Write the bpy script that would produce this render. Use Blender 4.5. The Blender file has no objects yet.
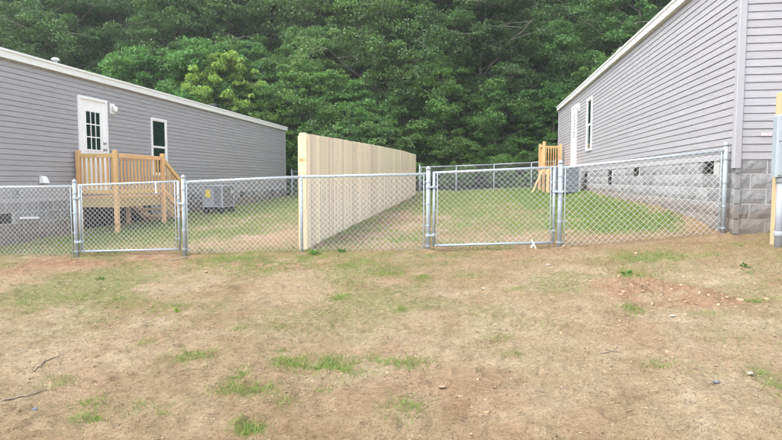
import bpy, math, random
import numpy as np
from mathutils import Vector, Matrix

# ------------------------------------------------------------------ camera, sky, sun, exposure
random.seed(4)
rng = np.random.default_rng(11)
R = math.radians
scene = bpy.context.scene
CAMZ = 1.5
PITCH, YAW = R(3.98), R(8.49)
FPX = 575.0                                   # focal length in pixels of the 782 px wide photograph
cam_d = bpy.data.cameras.new('camera')
cam_d.sensor_width = 36.0
cam_d.lens = FPX / 782 * 36
cam_d.clip_end = 2000
cam = bpy.data.objects.new('camera', cam_d)
cam.location = (0, 0, CAMZ)
cam.rotation_euler = (R(90) - PITCH, 0, YAW)
scene.collection.objects.link(cam)
scene.camera = cam

SUN_EL, SUN_AZ = R(60), R(-122)                # azimuth measured from +Y towards +X
world = bpy.data.worlds.new('World'); scene.world = world; world.use_nodes = True
wn = world.node_tree
bg = wn.nodes['Background']
sky = wn.nodes.new('ShaderNodeTexSky'); sky.sky_type = 'NISHITA'; sky.sun_disc = False
sky.sun_elevation = SUN_EL; sky.sun_rotation = SUN_AZ
sky.air_density = 1.0; sky.dust_density = 2.0; sky.ozone_density = 1.0
hs = wn.nodes.new('ShaderNodeHueSaturation'); hs.inputs['Saturation'].default_value = 0.42
wn.links.new(sky.outputs[0], hs.inputs['Color']); wn.links.new(hs.outputs[0], bg.inputs['Color'])
bg.inputs['Strength'].default_value = 0.15
sun_d = bpy.data.lights.new('sun', 'SUN'); sun_d.energy = 0.6; sun_d.angle = R(30); sun_d.color = (1, .985, .955)
sun = bpy.data.objects.new('sun', sun_d); scene.collection.objects.link(sun)
tosun = Vector((math.sin(SUN_AZ) * math.cos(SUN_EL), math.cos(SUN_AZ) * math.cos(SUN_EL), math.sin(SUN_EL)))
sun.rotation_euler = tosun.to_track_quat('Z', 'Y').to_euler(); sun.location = (-6, -4, 30)
vs = scene.view_settings
vs.view_transform = 'Standard'; vs.look = 'None'; vs.gamma = 1; vs.use_curve_mapping = False
vs.exposure = 2.2
scene.cycles.max_bounces = 8
scene.cycles.transparent_max_bounces = 8
scene.cycles.use_denoising = True
scene.cycles.filter_width = 1.25

# ------------------------------------------------------------------ helpers
C = scene.collection

def ray(px, py):
    v = Vector(((px - 391) / FPX, -(py - 220) / FPX, -1))
    return cam.rotation_euler.to_matrix() @ v

def vnoise(x, y, seed=0):
    x = np.asarray(x, float); y = np.asarray(y, float)
    xi = np.floor(x).astype(np.int64); yi = np.floor(y).astype(np.int64)
    fx = x - xi; fy = y - yi
    fx = fx * fx * (3 - 2 * fx); fy = fy * fy * (3 - 2 * fy)
    def h(a, b):
        n = (a * 374761393 + b * 668265263 + seed * 974634541) & 0x7fffffff
        n = ((n ^ (n >> 13)) * 1274126177) & 0x7fffffff
        n = ((n ^ (n >> 16)) * 668265263) & 0x7fffffff
        return ((n ^ (n >> 15)) & 0xffff) / 65535.0
    a = h(xi, yi); b = h(xi + 1, yi); c = h(xi, yi + 1); d = h(xi + 1, yi + 1)
    return (a * (1 - fx) + b * fx) * (1 - fy) + (c * (1 - fx) + d * fx) * fy

def fbm(x, y, seed=0, o=4):
    s = 0; a = .5; t = 0
    for k in range(o):
        s = s + a * vnoise(x, y, seed + k * 17); t += a
        x = x * 2.03 + 5.1; y = y * 2.03 + 9.7; a *= .5
    return s / t

def sstep(a, b, x):
    t = np.clip((x - a) / (b - a), 0, 1); return t * t * (3 - 2 * t)

_cp = np.array([
    (0, 0, 0), (-6, 0, -.12), (5, 0, .2), (-3, 3, .09), (0, 3, .13), (4, 3.2, .34), (7, 4, .6), (-7, 4, .05),
    (-12, 8.45, .2), (-6.4, 8.45, .25), (-4.6, 8.45, .317), (-2.6, 8.45, .405), (-.72, 8.45, .44), (1.15, 8.45, .517),
    (3.31, 8.43, .75), (3.55, 7.4, .72), (6, 8, .88), (-8.65, 11.5, .38), (-7.7, 11.5, .36), (-7.5, 16.5, .5),
    (-8.65, 25.4, .74), (-2.6, 24.7, .88), (-2.6, 16, .63), (1.5, 25.2, 1.05), (3.4, 25, 1.15), (3.4, 16, 1.0),
    (3.4, 12.4, .9), (0, 16, .74), (0, 28, 1.15), (-12, 28, .8), (-15, 18, .5), (9, 18, 1.3), (9, 28, 1.5)], float)
def _k(r2): return .5 * r2 * np.log(r2 + 1e-9)
def _solve():
    P = _cp[:, :2]; n = len(P)
    d2 = ((P[:, None] - P[None]) ** 2).sum(-1)
    A = np.zeros((n + 3, n + 3)); A[:n, :n] = _k(d2) + np.eye(n) * .3
    A[:n, n] = 1; A[:n, n + 1:] = P; A[n, :n] = 1; A[n + 1:, :n] = P.T
    return np.linalg.solve(A, np.concatenate([_cp[:, 2], [0, 0, 0]]))
_w = _solve()
def base_ground(x, y):
    x = np.asarray(x, float); y = np.asarray(y, float); sh = np.broadcast(x, y).shape
    xx = np.broadcast_to(x, sh).ravel(); yy = np.broadcast_to(y, sh).ravel()
    cx = np.clip(xx, -13, 8); cy = np.clip(yy, -1, 27)
    out = np.full(cx.shape, _w[len(_cp)]) + _w[-2] * cx + _w[-1] * cy
    for i in range(len(_cp)):
        out += _w[i] * _k((cx - _cp[i, 0]) ** 2 + (cy - _cp[i, 1]) ** 2)
    t = np.clip(yy - 27, 0, 200)
    out += np.where(t < 6, t * t * .02, .72 + (t - 6) * .24)
    out -= np.clip(-1 - yy, 0, 300) * .02
    # bank of soil against the right house foundation
    out += .10 * sstep(2.75, 3.38, xx) * sstep(8.9, 9.6, yy) * (1 - sstep(24, 25.5, yy)) * (xx < 9)
    return out.reshape(sh)
def relief(x, y):
    near = 1 - sstep(24, 30, y)
    return ((fbm(x * .9, y * .9, 3) - .5) * .10 + (fbm(x * 4, y * 4, 8) - .5) * .05 + (fbm(x * 13, y * 13, 21, 3) - .5) * .030
            + np.maximum(0, fbm(x * 19, y * 19, 31, 2) - .56) * .09) * near
def clod(x, y):     # loose clay heap in front of the right gate run
    m = 0
    for a, b, wx, wy in CL: m = m + np.exp(-(((x - a) / wx) ** 2 + ((y - b) / wy) ** 2))
    m = np.minimum(m, 1)
    return m
def ground(x, y):
    x = np.asarray(x, float); y = np.asarray(y, float)
    return base_ground(x, y) + relief(x, y) + clod(x, y) * (np.maximum(0, fbm(x * 9, y * 9, 77, 3) - .25) * .15)
def gz(x, y): return float(ground(np.array([x]), np.array([y]))[0])
def hit(px, py):
    d = ray(px, py); t = 1.5
    while t < 90:
        p = Vector((0, 0, CAMZ)) + d * t
        if p.z < float(base_ground(np.array([p.x]), np.array([p.y]))[0]): break
        t += .02
    return p.x, p.y

CL = [(hit0[0], hit0[1], wx, wy) for hit0, wx, wy in ((hit(625, 284), .32, .22), (hit(650, 292), .34, .25), (hit(676, 297), .36, .25), (hit(706, 300), .3, .14))]

class MB:
    def __init__(s): s.v = []; s.f = []
    def add(s, vs, fs):
        b = len(s.v); s.v += [tuple(v) for v in vs]; s.f += [tuple(b + i for i in f) for f in fs]; return s
    def box(s, x0, x1, y0, y1, z0, z1):
        return s.add([(x0, y0, z0), (x1, y0, z0), (x1, y1, z0), (x0, y1, z0), (x0, y0, z1), (x1, y0, z1), (x1, y1, z1), (x0, y1, z1)],
                     [(0, 3, 2, 1), (4, 5, 6, 7), (0, 1, 5, 4), (1, 2, 6, 5), (2, 3, 7, 6), (3, 0, 4, 7)])
    def bev(s, x0, x1, y0, y1, z0, z1, b=.004):
        # box with chamfered vertical edges and top edge
        def ring(xa, xb, ya, yb, z, c): return [(xa + c, ya, z), (xb - c, ya, z), (xb, ya + c, z), (xb, yb - c, z), (xb - c, yb, z), (xa + c, yb, z), (xa, yb - c, z), (xa, ya + c, z)]
        vs = ring(x0, x1, y0, y1, z0, b) + ring(x0, x1, y0, y1, z1 - b, b) + ring(x0 + b, x1 - b, y0 + b, y1 - b, z1, b * .6)
        fs = [tuple(range(7, -1, -1)), tuple(range(16, 24))]
        for k in (0, 8):
            for i in range(8): fs.append((k + i, k + (i + 1) % 8, k + 8 + (i + 1) % 8, k + 8 + i))
        return s.add(vs, fs)
    def bar(s, p0, p1, w, h, up=(0, 0, 1)):
        p0 = Vector(p0); p1 = Vector(p1); d = (p1 - p0).normalized(); u = Vector(up)
        if abs(d.dot(u)) > .99: u = Vector((0, 1, 0))
        a = d.cross(u).normalized(); u = a.cross(d).normalized()
        vs = [p + a * (i * w / 2) + u * (j * h / 2) for p in (p0, p1) for i, j in ((-1, -1), (1, -1), (1, 1), (-1, 1))]
        return s.add(vs, [(3, 2, 1, 0), (4, 5, 6, 7), (0, 1, 5, 4), (1, 2, 6, 5), (2, 3, 7, 6), (3, 0, 4, 7)])
    def tube(s, pts, r, n=8, caps=True):
        pts = [Vector(p) for p in pts]; rs = r if isinstance(r, (list, tuple)) else [r] * len(pts)
        b = len(s.v); prev = None
        for i, p in enumerate(pts):
            d = (pts[min(i + 1, len(pts) - 1)] - pts[max(i - 1, 0)]).normalized()
            if prev is None: a = d.orthogonal().normalized()
            else: a = (prev - d * prev.dot(d)).normalized()
            prev = a; c = d.cross(a)
            for k in range(n):
                t = 2 * math.pi * k / n
                s.v.append(tuple(p + (a * math.cos(t) + c * math.sin(t)) * rs[i]))
        for i in range(len(pts) - 1):
            for k in range(n):
                s.f.append((b + i * n + k, b + i * n + (k + 1) % n, b + (i + 1) * n + (k + 1) % n, b + (i + 1) * n + k))
        if caps:
            s.f.append(tuple(b + k for k in range(n - 1, -1, -1))); s.f.append(tuple(b + (len(pts) - 1) * n + k for k in range(n)))
        return s
    def lathe(s, c, prof, n=12):
        b = len(s.v)
        for r, z in prof:
            for k in range(n):
                t = 2 * math.pi * k / n; s.v.append((c[0] + r * math.cos(t), c[1] + r * math.sin(t), c[2] + z))
        for i in range(len(prof) - 1):
            for k in range(n):
                s.f.append((b + i * n + k, b + i * n + (k + 1) % n, b + (i + 1) * n + (k + 1) % n, b + (i + 1) * n + k))
        s.f.append(tuple(b + (len(prof) - 1) * n + k for k in range(n)))
        s.f.append(tuple(b + k for k in range(n - 1, -1, -1)))
        return s
    def mesh(s, name, mat, smooth=False):
        m = bpy.data.meshes.new(name); m.from_pydata(s.v, [], s.f)
        if mat: m.materials.append(mat)
        if smooth: m.polygons.foreach_set('use_smooth', [True] * len(m.polygons))
        m.update(); return m
    def build(s, name, mat, parent=None, smooth=False, loc=None):
        return put(name, s.mesh(name, mat, smooth), parent, loc)

def put(name, mesh, parent=None, loc=None):
    o = bpy.data.objects.new(name, mesh); C.objects.link(o)
    if parent: o.parent = parent
    if loc: o.location = loc
    return o
def tag(o, label, cat, group=None):
    o['label'] = label; o['category'] = cat
    if group: o['group'] = group
    return o
def empty(name, loc, label=None, cat=None, group=None):
    o = bpy.data.objects.new(name, None); C.objects.link(o); o.location = loc; o.empty_display_size = .3
    if label: tag(o, label, cat, group)
    return o
def np_mesh(name, verts, tris, mat, smooth=False):
    m = bpy.data.meshes.new(name); nv = len(verts); nf = len(tris); k = tris.shape[1]
    m.vertices.add(nv); m.vertices.foreach_set('co', np.ascontiguousarray(verts, np.float32).ravel())
    m.loops.add(nf * k); m.loops.foreach_set('vertex_index', np.ascontiguousarray(tris, np.int32).ravel())
    m.polygons.add(nf); m.polygons.foreach_set('loop_start', np.arange(0, nf * k, k, dtype=np.int32))
    m.polygons.foreach_set('loop_total', np.full(nf, k, np.int32))
    if smooth: m.polygons.foreach_set('use_smooth', np.ones(nf, bool))
    m.materials.append(mat); m.update(calc_edges=True); return m

# ------------------------------------------------------------------ materials
def M(name, col, rough=.6, metal=0, var=.0, scale=8., bump=0., bscale=60., spec=.5, stretch=None, col2=None, sub=None, island=0., objvar=0.):
    m = bpy.data.materials.new(name); m.use_nodes = True; nt = m.node_tree; n = nt.nodes; L = nt.links
    p = n['Principled BSDF']; p.inputs['Roughness'].default_value = rough; p.inputs['Metallic'].default_value = metal
    p.inputs['Specular IOR Level'].default_value = spec
    p.inputs['Base Color'].default_value = (*col, 1)
    tc = n.new('ShaderNodeTexCoord'); mp = n.new('ShaderNodeMapping'); L.new(tc.outputs['Object'], mp.inputs['Vector'])
    if stretch: mp.inputs['Scale'].default_value = stretch
    src = None
    if var or col2:
        nz = n.new('ShaderNodeTexNoise'); nz.inputs['Scale'].default_value = scale; nz.inputs['Detail'].default_value = 5; nz.inputs['Roughness'].default_value = .65
        L.new(mp.outputs[0], nz.inputs['Vector'])
        r = n.new('ShaderNodeValToRGB'); r.color_ramp.elements[0].position = .3; r.color_ramp.elements[1].position = .7
        c2 = col2 or tuple(min(1, c * (1 + var)) for c in col); c1 = col if col2 else tuple(c * (1 - var) for c in col)
        r.color_ramp.elements[0].color = (*c1, 1); r.color_ramp.elements[1].color = (*c2, 1)
        L.new(nz.outputs['Fac'], r.inputs[0]); src = r.outputs[0]
    def hsv(fac_out, amt, src, hue=.0):
        h = n.new('ShaderNodeHueSaturation'); mr = n.new('ShaderNodeMapRange')
        mr.inputs['To Min'].default_value = 1 - amt; mr.inputs['To Max'].default_value = 1 + amt
        L.new(fac_out, mr.inputs['Value']); L.new(mr.outputs[0], h.inputs['Value'])
        if hue:
            m2 = n.new('ShaderNodeMapRange'); m2.inputs['To Min'].default_value = .5 - hue; m2.inputs['To Max'].default_value = .5 + hue
            w = n.new('ShaderNodeMath'); w.operation = 'FRACT'; w2 = n.new('ShaderNodeMath'); w2.operation = 'MULTIPLY'; w2.inputs[1].default_value = 7.31
            L.new(fac_out, w2.inputs[0]); L.new(w2.outputs[0], w.inputs[0]); L.new(w.outputs[0], m2.inputs['Value']); L.new(m2.outputs[0], h.inputs['Hue'])
        if src is None: h.inputs['Color'].default_value = (*col, 1)
        else: L.new(src, h.inputs['Color'])
        return h.outputs[0]
    if island:
        g = n.new('ShaderNodeNewGeometry'); src = hsv(g.outputs['Random Per Island'], island, src, .012)
    if objvar:
        g = n.new('ShaderNodeObjectInfo'); src = hsv(g.outputs['Random'], objvar, src, .012)
    if src is not None: L.new(src, p.inputs['Base Color'])
    if bump:
        nb = n.new('ShaderNodeTexNoise'); nb.inputs['Scale'].default_value = bscale; nb.inputs['Detail'].default_value = 4
        L.new(mp.outputs[0], nb.inputs['Vector'])
        bp = n.new('ShaderNodeBump'); bp.inputs['Strength'].default_value = min(1, bump); bp.inputs['Distance'].default_value = .01
        L.new(nb.outputs['Fac'], bp.inputs['Height']); L.new(bp.outputs[0], p.inputs['Normal'])
    if sub:
        tr = n.new('ShaderNodeBsdfTranslucent'); mx = n.new('ShaderNodeMixShader'); mx.inputs[0].default_value = sub
        if src is not None:
            br = n.new('ShaderNodeHueSaturation'); br.inputs['Value'].default_value = 1.5; br.inputs['Saturation'].default_value = 1.1; br.inputs['Hue'].default_value = .49
            L.new(src, br.inputs['Color']); L.new(br.outputs[0], tr.inputs['Color'])
        else: tr.inputs['Color'].default_value = (*col, 1)
        out = n['Material Output']; L.new(p.outputs[0], mx.inputs[1]); L.new(tr.outputs[0], mx.inputs[2]); L.new(mx.outputs[0], out.inputs['Surface'])
    return m

MAT = {}
MAT['siding'] = M('vinyl_siding', (.332, .323, .332), .5, var=.08, scale=3, bump=.25, bscale=40, stretch=(1, 1, 9), objvar=.035)
MAT['trimgrey'] = M('vinyl_corner', (.332, .325, .336), .48, var=.04, scale=4)
MAT['white'] = M('white_paint', (.80, .80, .79), .42, var=.03, scale=6)
MAT['fascia'] = M('white_fascia', (.72, .73, .70), .45, var=.07, scale=2.5, stretch=(1, .3, 3))
MAT['roof'] = M('roof_shingle', (.09, .09, .095), .9, var=.3, scale=30, bump=.5, bscale=80)
MAT['block'] = M('concrete_block', (.235, .232, .23), .92, var=.22, scale=22, bump=.9, bscale=70, spec=.2, objvar=.18)
def mud(m, a, b, name):
    # clay splashed up the lower courses by rain
    m = m.copy(); m.name = name; nt = m.node_tree; n = nt.nodes; L = nt.links; p = n['Principled BSDF']
    src = p.inputs['Base Color'].links[0].from_socket
    g = n.new('ShaderNodeNewGeometry'); sx = n.new('ShaderNodeSeparateXYZ'); L.new(g.outputs['Position'], sx.inputs[0])
    k = n.new('ShaderNodeMath'); k.operation = 'MULTIPLY_ADD'; L.new(sx.outputs['Y'], k.inputs[0]); k.inputs[1].default_value = -b; k.inputs[2].default_value = -a
    h = n.new('ShaderNodeMath'); h.operation = 'ADD'; L.new(sx.outputs['Z'], h.inputs[0]); L.new(k.outputs[0], h.inputs[1])
    z = n.new('ShaderNodeTexNoise'); z.inputs['Scale'].default_value = 3.5; z.inputs['Detail'].default_value = 7; z.inputs['Roughness'].default_value = .7; L.new(g.outputs['Position'], z.inputs['Vector'])
    q = n.new('ShaderNodeMath'); q.operation = 'MULTIPLY_ADD'; L.new(z.outputs['Fac'], q.inputs[0]); q.inputs[1].default_value = -.45; L.new(h.outputs[0], q.inputs[2])
    r = n.new('ShaderNodeMapRange'); r.inputs['From Min'].default_value = .16; r.inputs['From Max'].default_value = .0; r.inputs['To Max'].default_value = .6; L.new(q.outputs[0], r.inputs['Value'])
    x = n.new('ShaderNodeMix'); x.data_type = 'RGBA'; L.new(r.outputs[0], x.inputs[0]); L.new(src, x.inputs[6]); x.inputs[7].default_value = (.19, .145, .105, 1)
    L.new(x.outputs[2], p.inputs['Base Color']); return m
MAT['block_left'] = mud(MAT['block'], .10, .024, 'muddied_block_left'); MAT['block_right'] = mud(MAT['block'], .66, .018, 'muddied_block')
MAT['mortar'] = M('mortar', (.37, .365, .35), .95, var=.15, scale=30, bump=.4)
MAT['mortar_left'] = mud(MAT['mortar'], .10, .024, 'muddied_mortar_left'); MAT['mortar_right'] = mud(MAT['mortar'], .66, .018, 'muddied_mortar')
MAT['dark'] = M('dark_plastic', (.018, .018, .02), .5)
MAT['glass'] = M('window_glass', (.012, .028, .025), .04, spec=.9)
MAT['deck'] = M('deck_wood', (.54, .335, .145), .7, col2=(.66, .44, .215), scale=3, bump=.2, bscale=40, stretch=(9, 9, 1.2), objvar=.10, spec=.25)
MAT['rim'] = M('treated_board', (.37, .27, .13), .75, col2=(.50, .36, .18), scale=5, bump=.2, bscale=40, stretch=(1, 1, 6), objvar=.08, spec=.25)
MAT['picket'] = M('picket_wood', (.72, .60, .42), .75, col2=(.82, .715, .54), scale=2.2, bump=.25, bscale=35, stretch=(9, 9, .7), objvar=.15, spec=.22)
MAT['fpost'] = M('fence_post_wood', (.60, .485, .285), .72, col2=(.70, .585, .37), scale=3, bump=.25, bscale=35, stretch=(9, 9, .8), spec=.22)
MAT['mpost'] = M('meter_post_wood', (.44, .32, .18), .75, col2=(.54, .41, .24), scale=3, bump=.2, bscale=40, stretch=(9, 9, 1.2), spec=.22)
def knots(m):
    # brown knots scattered along the boards
    nt = m.node_tree; n = nt.nodes; L = nt.links; p = n['Principled BSDF']; src = p.inputs['Base Color'].links[0].from_socket
    tc = n.new('ShaderNodeTexCoord'); oi = n.new('ShaderNodeObjectInfo'); ad = n.new('ShaderNodeVectorMath'); ad.operation = 'MULTIPLY_ADD'
    cb = n.new('ShaderNodeCombineXYZ'); L.new(oi.outputs['Random'], cb.inputs[2]); L.new(oi.outputs['Random'], cb.inputs[1])
    L.new(cb.outputs[0], ad.inputs[0]); ad.inputs[1].default_value = (0, 7, 31); L.new(tc.outputs['Object'], ad.inputs[2])
    mp = n.new('ShaderNodeMapping'); mp.inputs['Scale'].default_value = (1, 9, 3.2); L.new(ad.outputs[0], mp.inputs['Vector'])
    v = n.new('ShaderNodeTexVoronoi'); v.inputs['Scale'].default_value = 1.0; L.new(mp.outputs[0], v.inputs['Vector'])
    r = n.new('ShaderNodeMapRange'); r.inputs['From Min'].default_value = .16; r.inputs['From Max'].default_value = .05; r.inputs['To Max'].default_value = .75; L.new(v.outputs['Distance'], r.inputs['Value'])
    x = n.new('ShaderNodeMix'); x.data_type = 'RGBA'; L.new(r.outputs[0], x.inputs[0]); L.new(src, x.inputs[6]); x.inputs[7].default_value = (.30, .17, .08, 1); L.new(x.outputs[2], p.inputs['Base Color'])
for _k_ in ('picket', 'fpost', 'deck', 'mpost'): knots(MAT[_k_])
MAT['zinc'] = M('galvanised_steel', (.34, .375, .395), .55, metal=.25, var=.12, scale=14, bump=.08)
MAT['wire'] = M('galvanised_wire', (.62, .64, .64), .5, metal=.1)
MAT['acgrey'] = M('unit_enamel', (.30, .315, .335), .45, var=.05, scale=5)
MAT['grille'] = M('unit_grille', (.15, .16, .175), .5)
MAT['yellow'] = M('yellow_label', (.75, .62, .05), .5)
MAT['boxgrey'] = M('meter_enamel', (.29, .325, .345), .4, var=.06, scale=5)
MAT['blue'] = M('blue_print', (.05, .16, .45), .5)
MAT['pink'] = M('pink_print', (.78, .33, .38), .6, col2=(.72, .70, .72), scale=30)
MAT['bark'] = M('bark', (.14, .12, .10), .95, col2=(.27, .245, .215), scale=5, bump=1, bscale=14, stretch=(3, 3, .6), spec=.1)
MAT['leafA'] = M('leaf_dark', (.066, .138, .038), .5, var=.38, scale=.55, island=.35, objvar=.22, sub=.32, spec=.35)
MAT['leafB'] = M('leaf_mid', (.086, .168, .044), .5, var=.35, scale=.55, island=.35, objvar=.20, sub=.34, spec=.35)
MAT['leafC'] = M('leaf_yellowgreen', (.19, .30, .06), .5, var=.25, scale=.8, island=.3, objvar=.08, sub=.38, spec=.35)
MAT['leafD'] = M('leaf_bright', (.084, .176, .042), .5, var=.35, scale=.7, island=.35, objvar=.15, sub=.36, spec=.35)
MAT['grassG'] = M('grass_green', (.15, .235, .052), .6, island=.35, sub=.3, spec=.3)
MAT['grassY'] = M('grass_yellowing', (.26, .25, .09), .7, island=.35, sub=.25, spec=.2)
MAT['straw'] = M('dry_straw', (.34, .28, .17), .8, island=.30, spec=.15)
MAT['clod'] = M('soil_clods', (.29, .21, .13), .95, island=.30, spec=.1, bump=.4, bscale=90)
MAT['clay'] = M('clay_clods', (.40, .265, .165), .95, island=.25, spec=.1, bump=.4, bscale=90)
MAT['stone'] = M('pale_stone', (.33, .28, .21), .85, var=.2, scale=30, bump=.4, bscale=50)
MAT['stoneg'] = M('grey_stone', (.13, .13, .14), .85, var=.2, scale=30, bump=.4, bscale=50)
MAT['twig'] = M('dead_twig', (.22, .165, .115), .9, var=.3, scale=20, bump=.5)
MAT['debris'] = M('bark_bits', (.13, .095, .062), .9, island=.3, spec=.1)
MAT['litter'] = M('leaf_litter', (.05, .04, .025), .95)

def ground_material():
    m = bpy.data.materials.new('bare_soil'); m.use_nodes = True; nt = m.node_tree; n = nt.nodes; L = nt.links
    p = n['Principled BSDF']; p.inputs['Roughness'].default_value = .95; p.inputs['Specular IOR Level'].default_value = .12
    tc = n.new('ShaderNodeTexCoord')
    def noise(s, d=6, rgh=.65, dist=0.):
        z = n.new('ShaderNodeTexNoise'); z.inputs['Scale'].default_value = s; z.inputs['Detail'].default_value = d; z.inputs['Roughness'].default_value = rgh; z.inputs['Distortion'].default_value = dist
        L.new(tc.outputs['Object'], z.inputs['Vector']); return z.outputs['Fac']
    def ramp(f, stops):
        r = n.new('ShaderNodeValToRGB'); e = r.color_ramp.elements
        e[0].position, e[0].color = stops[0][0], (*stops[0][1], 1); e[1].position, e[1].color = stops[-1][0], (*stops[-1][1], 1)
        for q, c in stops[1:-1]:
            k = e.new(q); k.color = (*c, 1)
        L.new(f, r.inputs[0]); return r.outputs[0]
    def mix(f, a, b, mode='MIX'):
        x = n.new('ShaderNodeMix'); x.data_type = 'RGBA'; x.blend_type = mode
        if isinstance(f, float): x.inputs[0].default_value = f
        else: L.new(f, x.inputs[0])
        L.new(a, x.inputs[6]); L.new(b, x.inputs[7]); return x.outputs[2]
    def math_(op, a, b):
        x = n.new('ShaderNodeMath'); x.operation = op; x.use_clamp = True
        for i, v in enumerate((a, b)):
            if isinstance(v, float): x.inputs[i].default_value = v
            else: L.new(v, x.inputs[i])
        return x.outputs[0]
    soil = ramp(noise(1.6, 8, .7, .6), [(.28, (.29, .208, .118)), (.43, (.42, .317, .193)), (.58, (.485, .380, .245)), (.74, (.56, .455, .315))])
    fine = ramp(noise(38, 5, .75), [(.3, (.58, .55, .52)), (.47, (.95, .94, .93)), (.72, (1.22, 1.2, 1.17))])
    soil = mix(1.0, soil, fine, 'MULTIPLY')
    mid = ramp(noise(7.5, 7, .72, .8), [(.32, (.78, .75, .70)), (.48, (1, 1, 1)), (.68, (1.10, 1.10, 1.09))])
    soil = mix(1.0, soil, mid, 'MULTIPLY')
    speck = ramp(noise(150, 3, .6), [(.36, (.45, .40, .35)), (.45, (1, 1, 1)), (.62, (1, 1, 1)), (.70, (1.35, 1.32, 1.25))])
    soil = mix(.8, soil, speck, 'MULTIPLY')
    at = n.new('ShaderNodeAttribute'); at.attribute_name = 'cover'
    damp = n.new('ShaderNodeRGB'); damp.outputs[0].default_value = (.80, .75, .68, 1)
    soil = mix(at.outputs['Alpha'], soil, mix(1.0, soil, damp.outputs[0], 'MULTIPLY'))
    sp = n.new('ShaderNodeSeparateColor'); L.new(at.outputs['Color'], sp.inputs[0])
    clay = ramp(noise(7, 6, .7), [(.3, (.29, .175, .10)), (.55, (.40, .25, .15)), (.75, (.47, .33, .215))])
    clay = mix(.8, clay, fine, 'MULTIPLY')
    col = mix(sp.outputs[1], soil, clay)
    green = ramp(noise(11, 6, .75), [(.3, (.125, .155, .045)), (.5, (.20, .215, .07)), (.72, (.30, .285, .125))])
    nz = noise(26, 5, .7)
    gm = math_('MULTIPLY', sp.outputs[0], math_('MULTIPLY_ADD', nz, 2.6)) if False else None
    a = n.new('ShaderNodeMath'); a.operation = 'MULTIPLY_ADD'; L.new(nz, a.inputs[0]); a.inputs[1].default_value = 2.4; a.inputs[2].default_value = -1.2
    b = n.new('ShaderNodeMath'); b.operation = 'ADD'; L.new(a.outputs[0], b.inputs[0]); L.new(sp.outputs[0], b.inputs[1])
    c = n.new('ShaderNodeMapRange'); c.inputs['From Min'].default_value = .25; c.inputs['From Max'].default_value = .8; L.new(b.outputs[0], c.inputs['Value'])
    d = math_('MULTIPLY', c.outputs[0], .78)
    col = mix(d, col, green)
    lit = ramp(noise(5, 5, .7), [(.3, (.016, .020, .009)), (.7, (.038, .048, .018))])
    col = mix(sp.outputs[2], col, lit)
    L.new(col, p.inputs['Base Color'])
    b1 = n.new('ShaderNodeBump'); b1.inputs['Strength'].default_value = 1.0; b1.inputs['Distance'].default_value = .07; L.new(noise(24, 8, .75), b1.inputs['Height'])
    b2 = n.new('ShaderNodeBump'); b2.inputs['Strength'].default_value = .9; b2.inputs['Distance'].default_value = .014; L.new(noise(120, 5, .7), b2.inputs['Height'])
    L.new(b1.outputs[0], b2.inputs['Normal']); L.new(b2.outputs[0], p.inputs['Normal'])
    return m

# ------------------------------------------------------------------ ground
FY = 8.45                                     # the front fence line
patch_px = [ # px, py, half width px, half height px, strength : tufts seen in the front yard
    (157, 411, 22, 6, 1), (247, 432, 14, 5, 1), (247, 393, 26, 5, 1), (95, 405, 16, 4, .5), (55, 384, 12, 4, .7), (100, 292, 10, 4, .8),
    (165, 307, 24, 8, .55), (190, 360, 24, 8, .55), (296, 362, 24, 6, 1), (328, 362, 14, 6, 1), (353, 369, 18, 6, 1), (369, 360, 16, 5, .9),
    (401, 364, 22, 4, .9), (339, 299, 10, 4, .9), (403, 312, 9, 3, .9), (424, 279, 7, 3, .9), (390, 274, 14, 4, .9), (351, 265, 26, 6, .8),
    (405, 411, 20, 8, .55), (280, 350, 14, 4, .5), (627, 274, 6, 4, 1), (640, 276, 7, 4, 1), (649, 257, 42, 8, .8), (770, 381, 20, 12, .8), (632, 313, 9, 3, .6),
    (751, 298, 7, 3, .8), (195, 356, 14, 6, .6), (239, 378, 8, 4, .7), (232, 262, 40, 6, .9), (265, 270, 22, 6, .6), (310, 257, 14, 5, 1),
    (292, 405, 14, 4, .4), (520, 292, 14, 3, .4), (150, 342, 14, 5, .4), (90, 418, 14, 4, .5), (40, 300, 24, 6, .4), (470, 276, 20, 4, .4), (355, 284, 12, 4, .5)]
_pp = []
for px, py, hw, hh, st in patch_px:
    x, y = hit(px, py); x2, _ = hit(px + hw, py); _, y2 = hit(px, py - hh)
    _pp.append((x, y, max(.05, abs(x2 - x)), max(.05, abs(y2 - y)), st))
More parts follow.
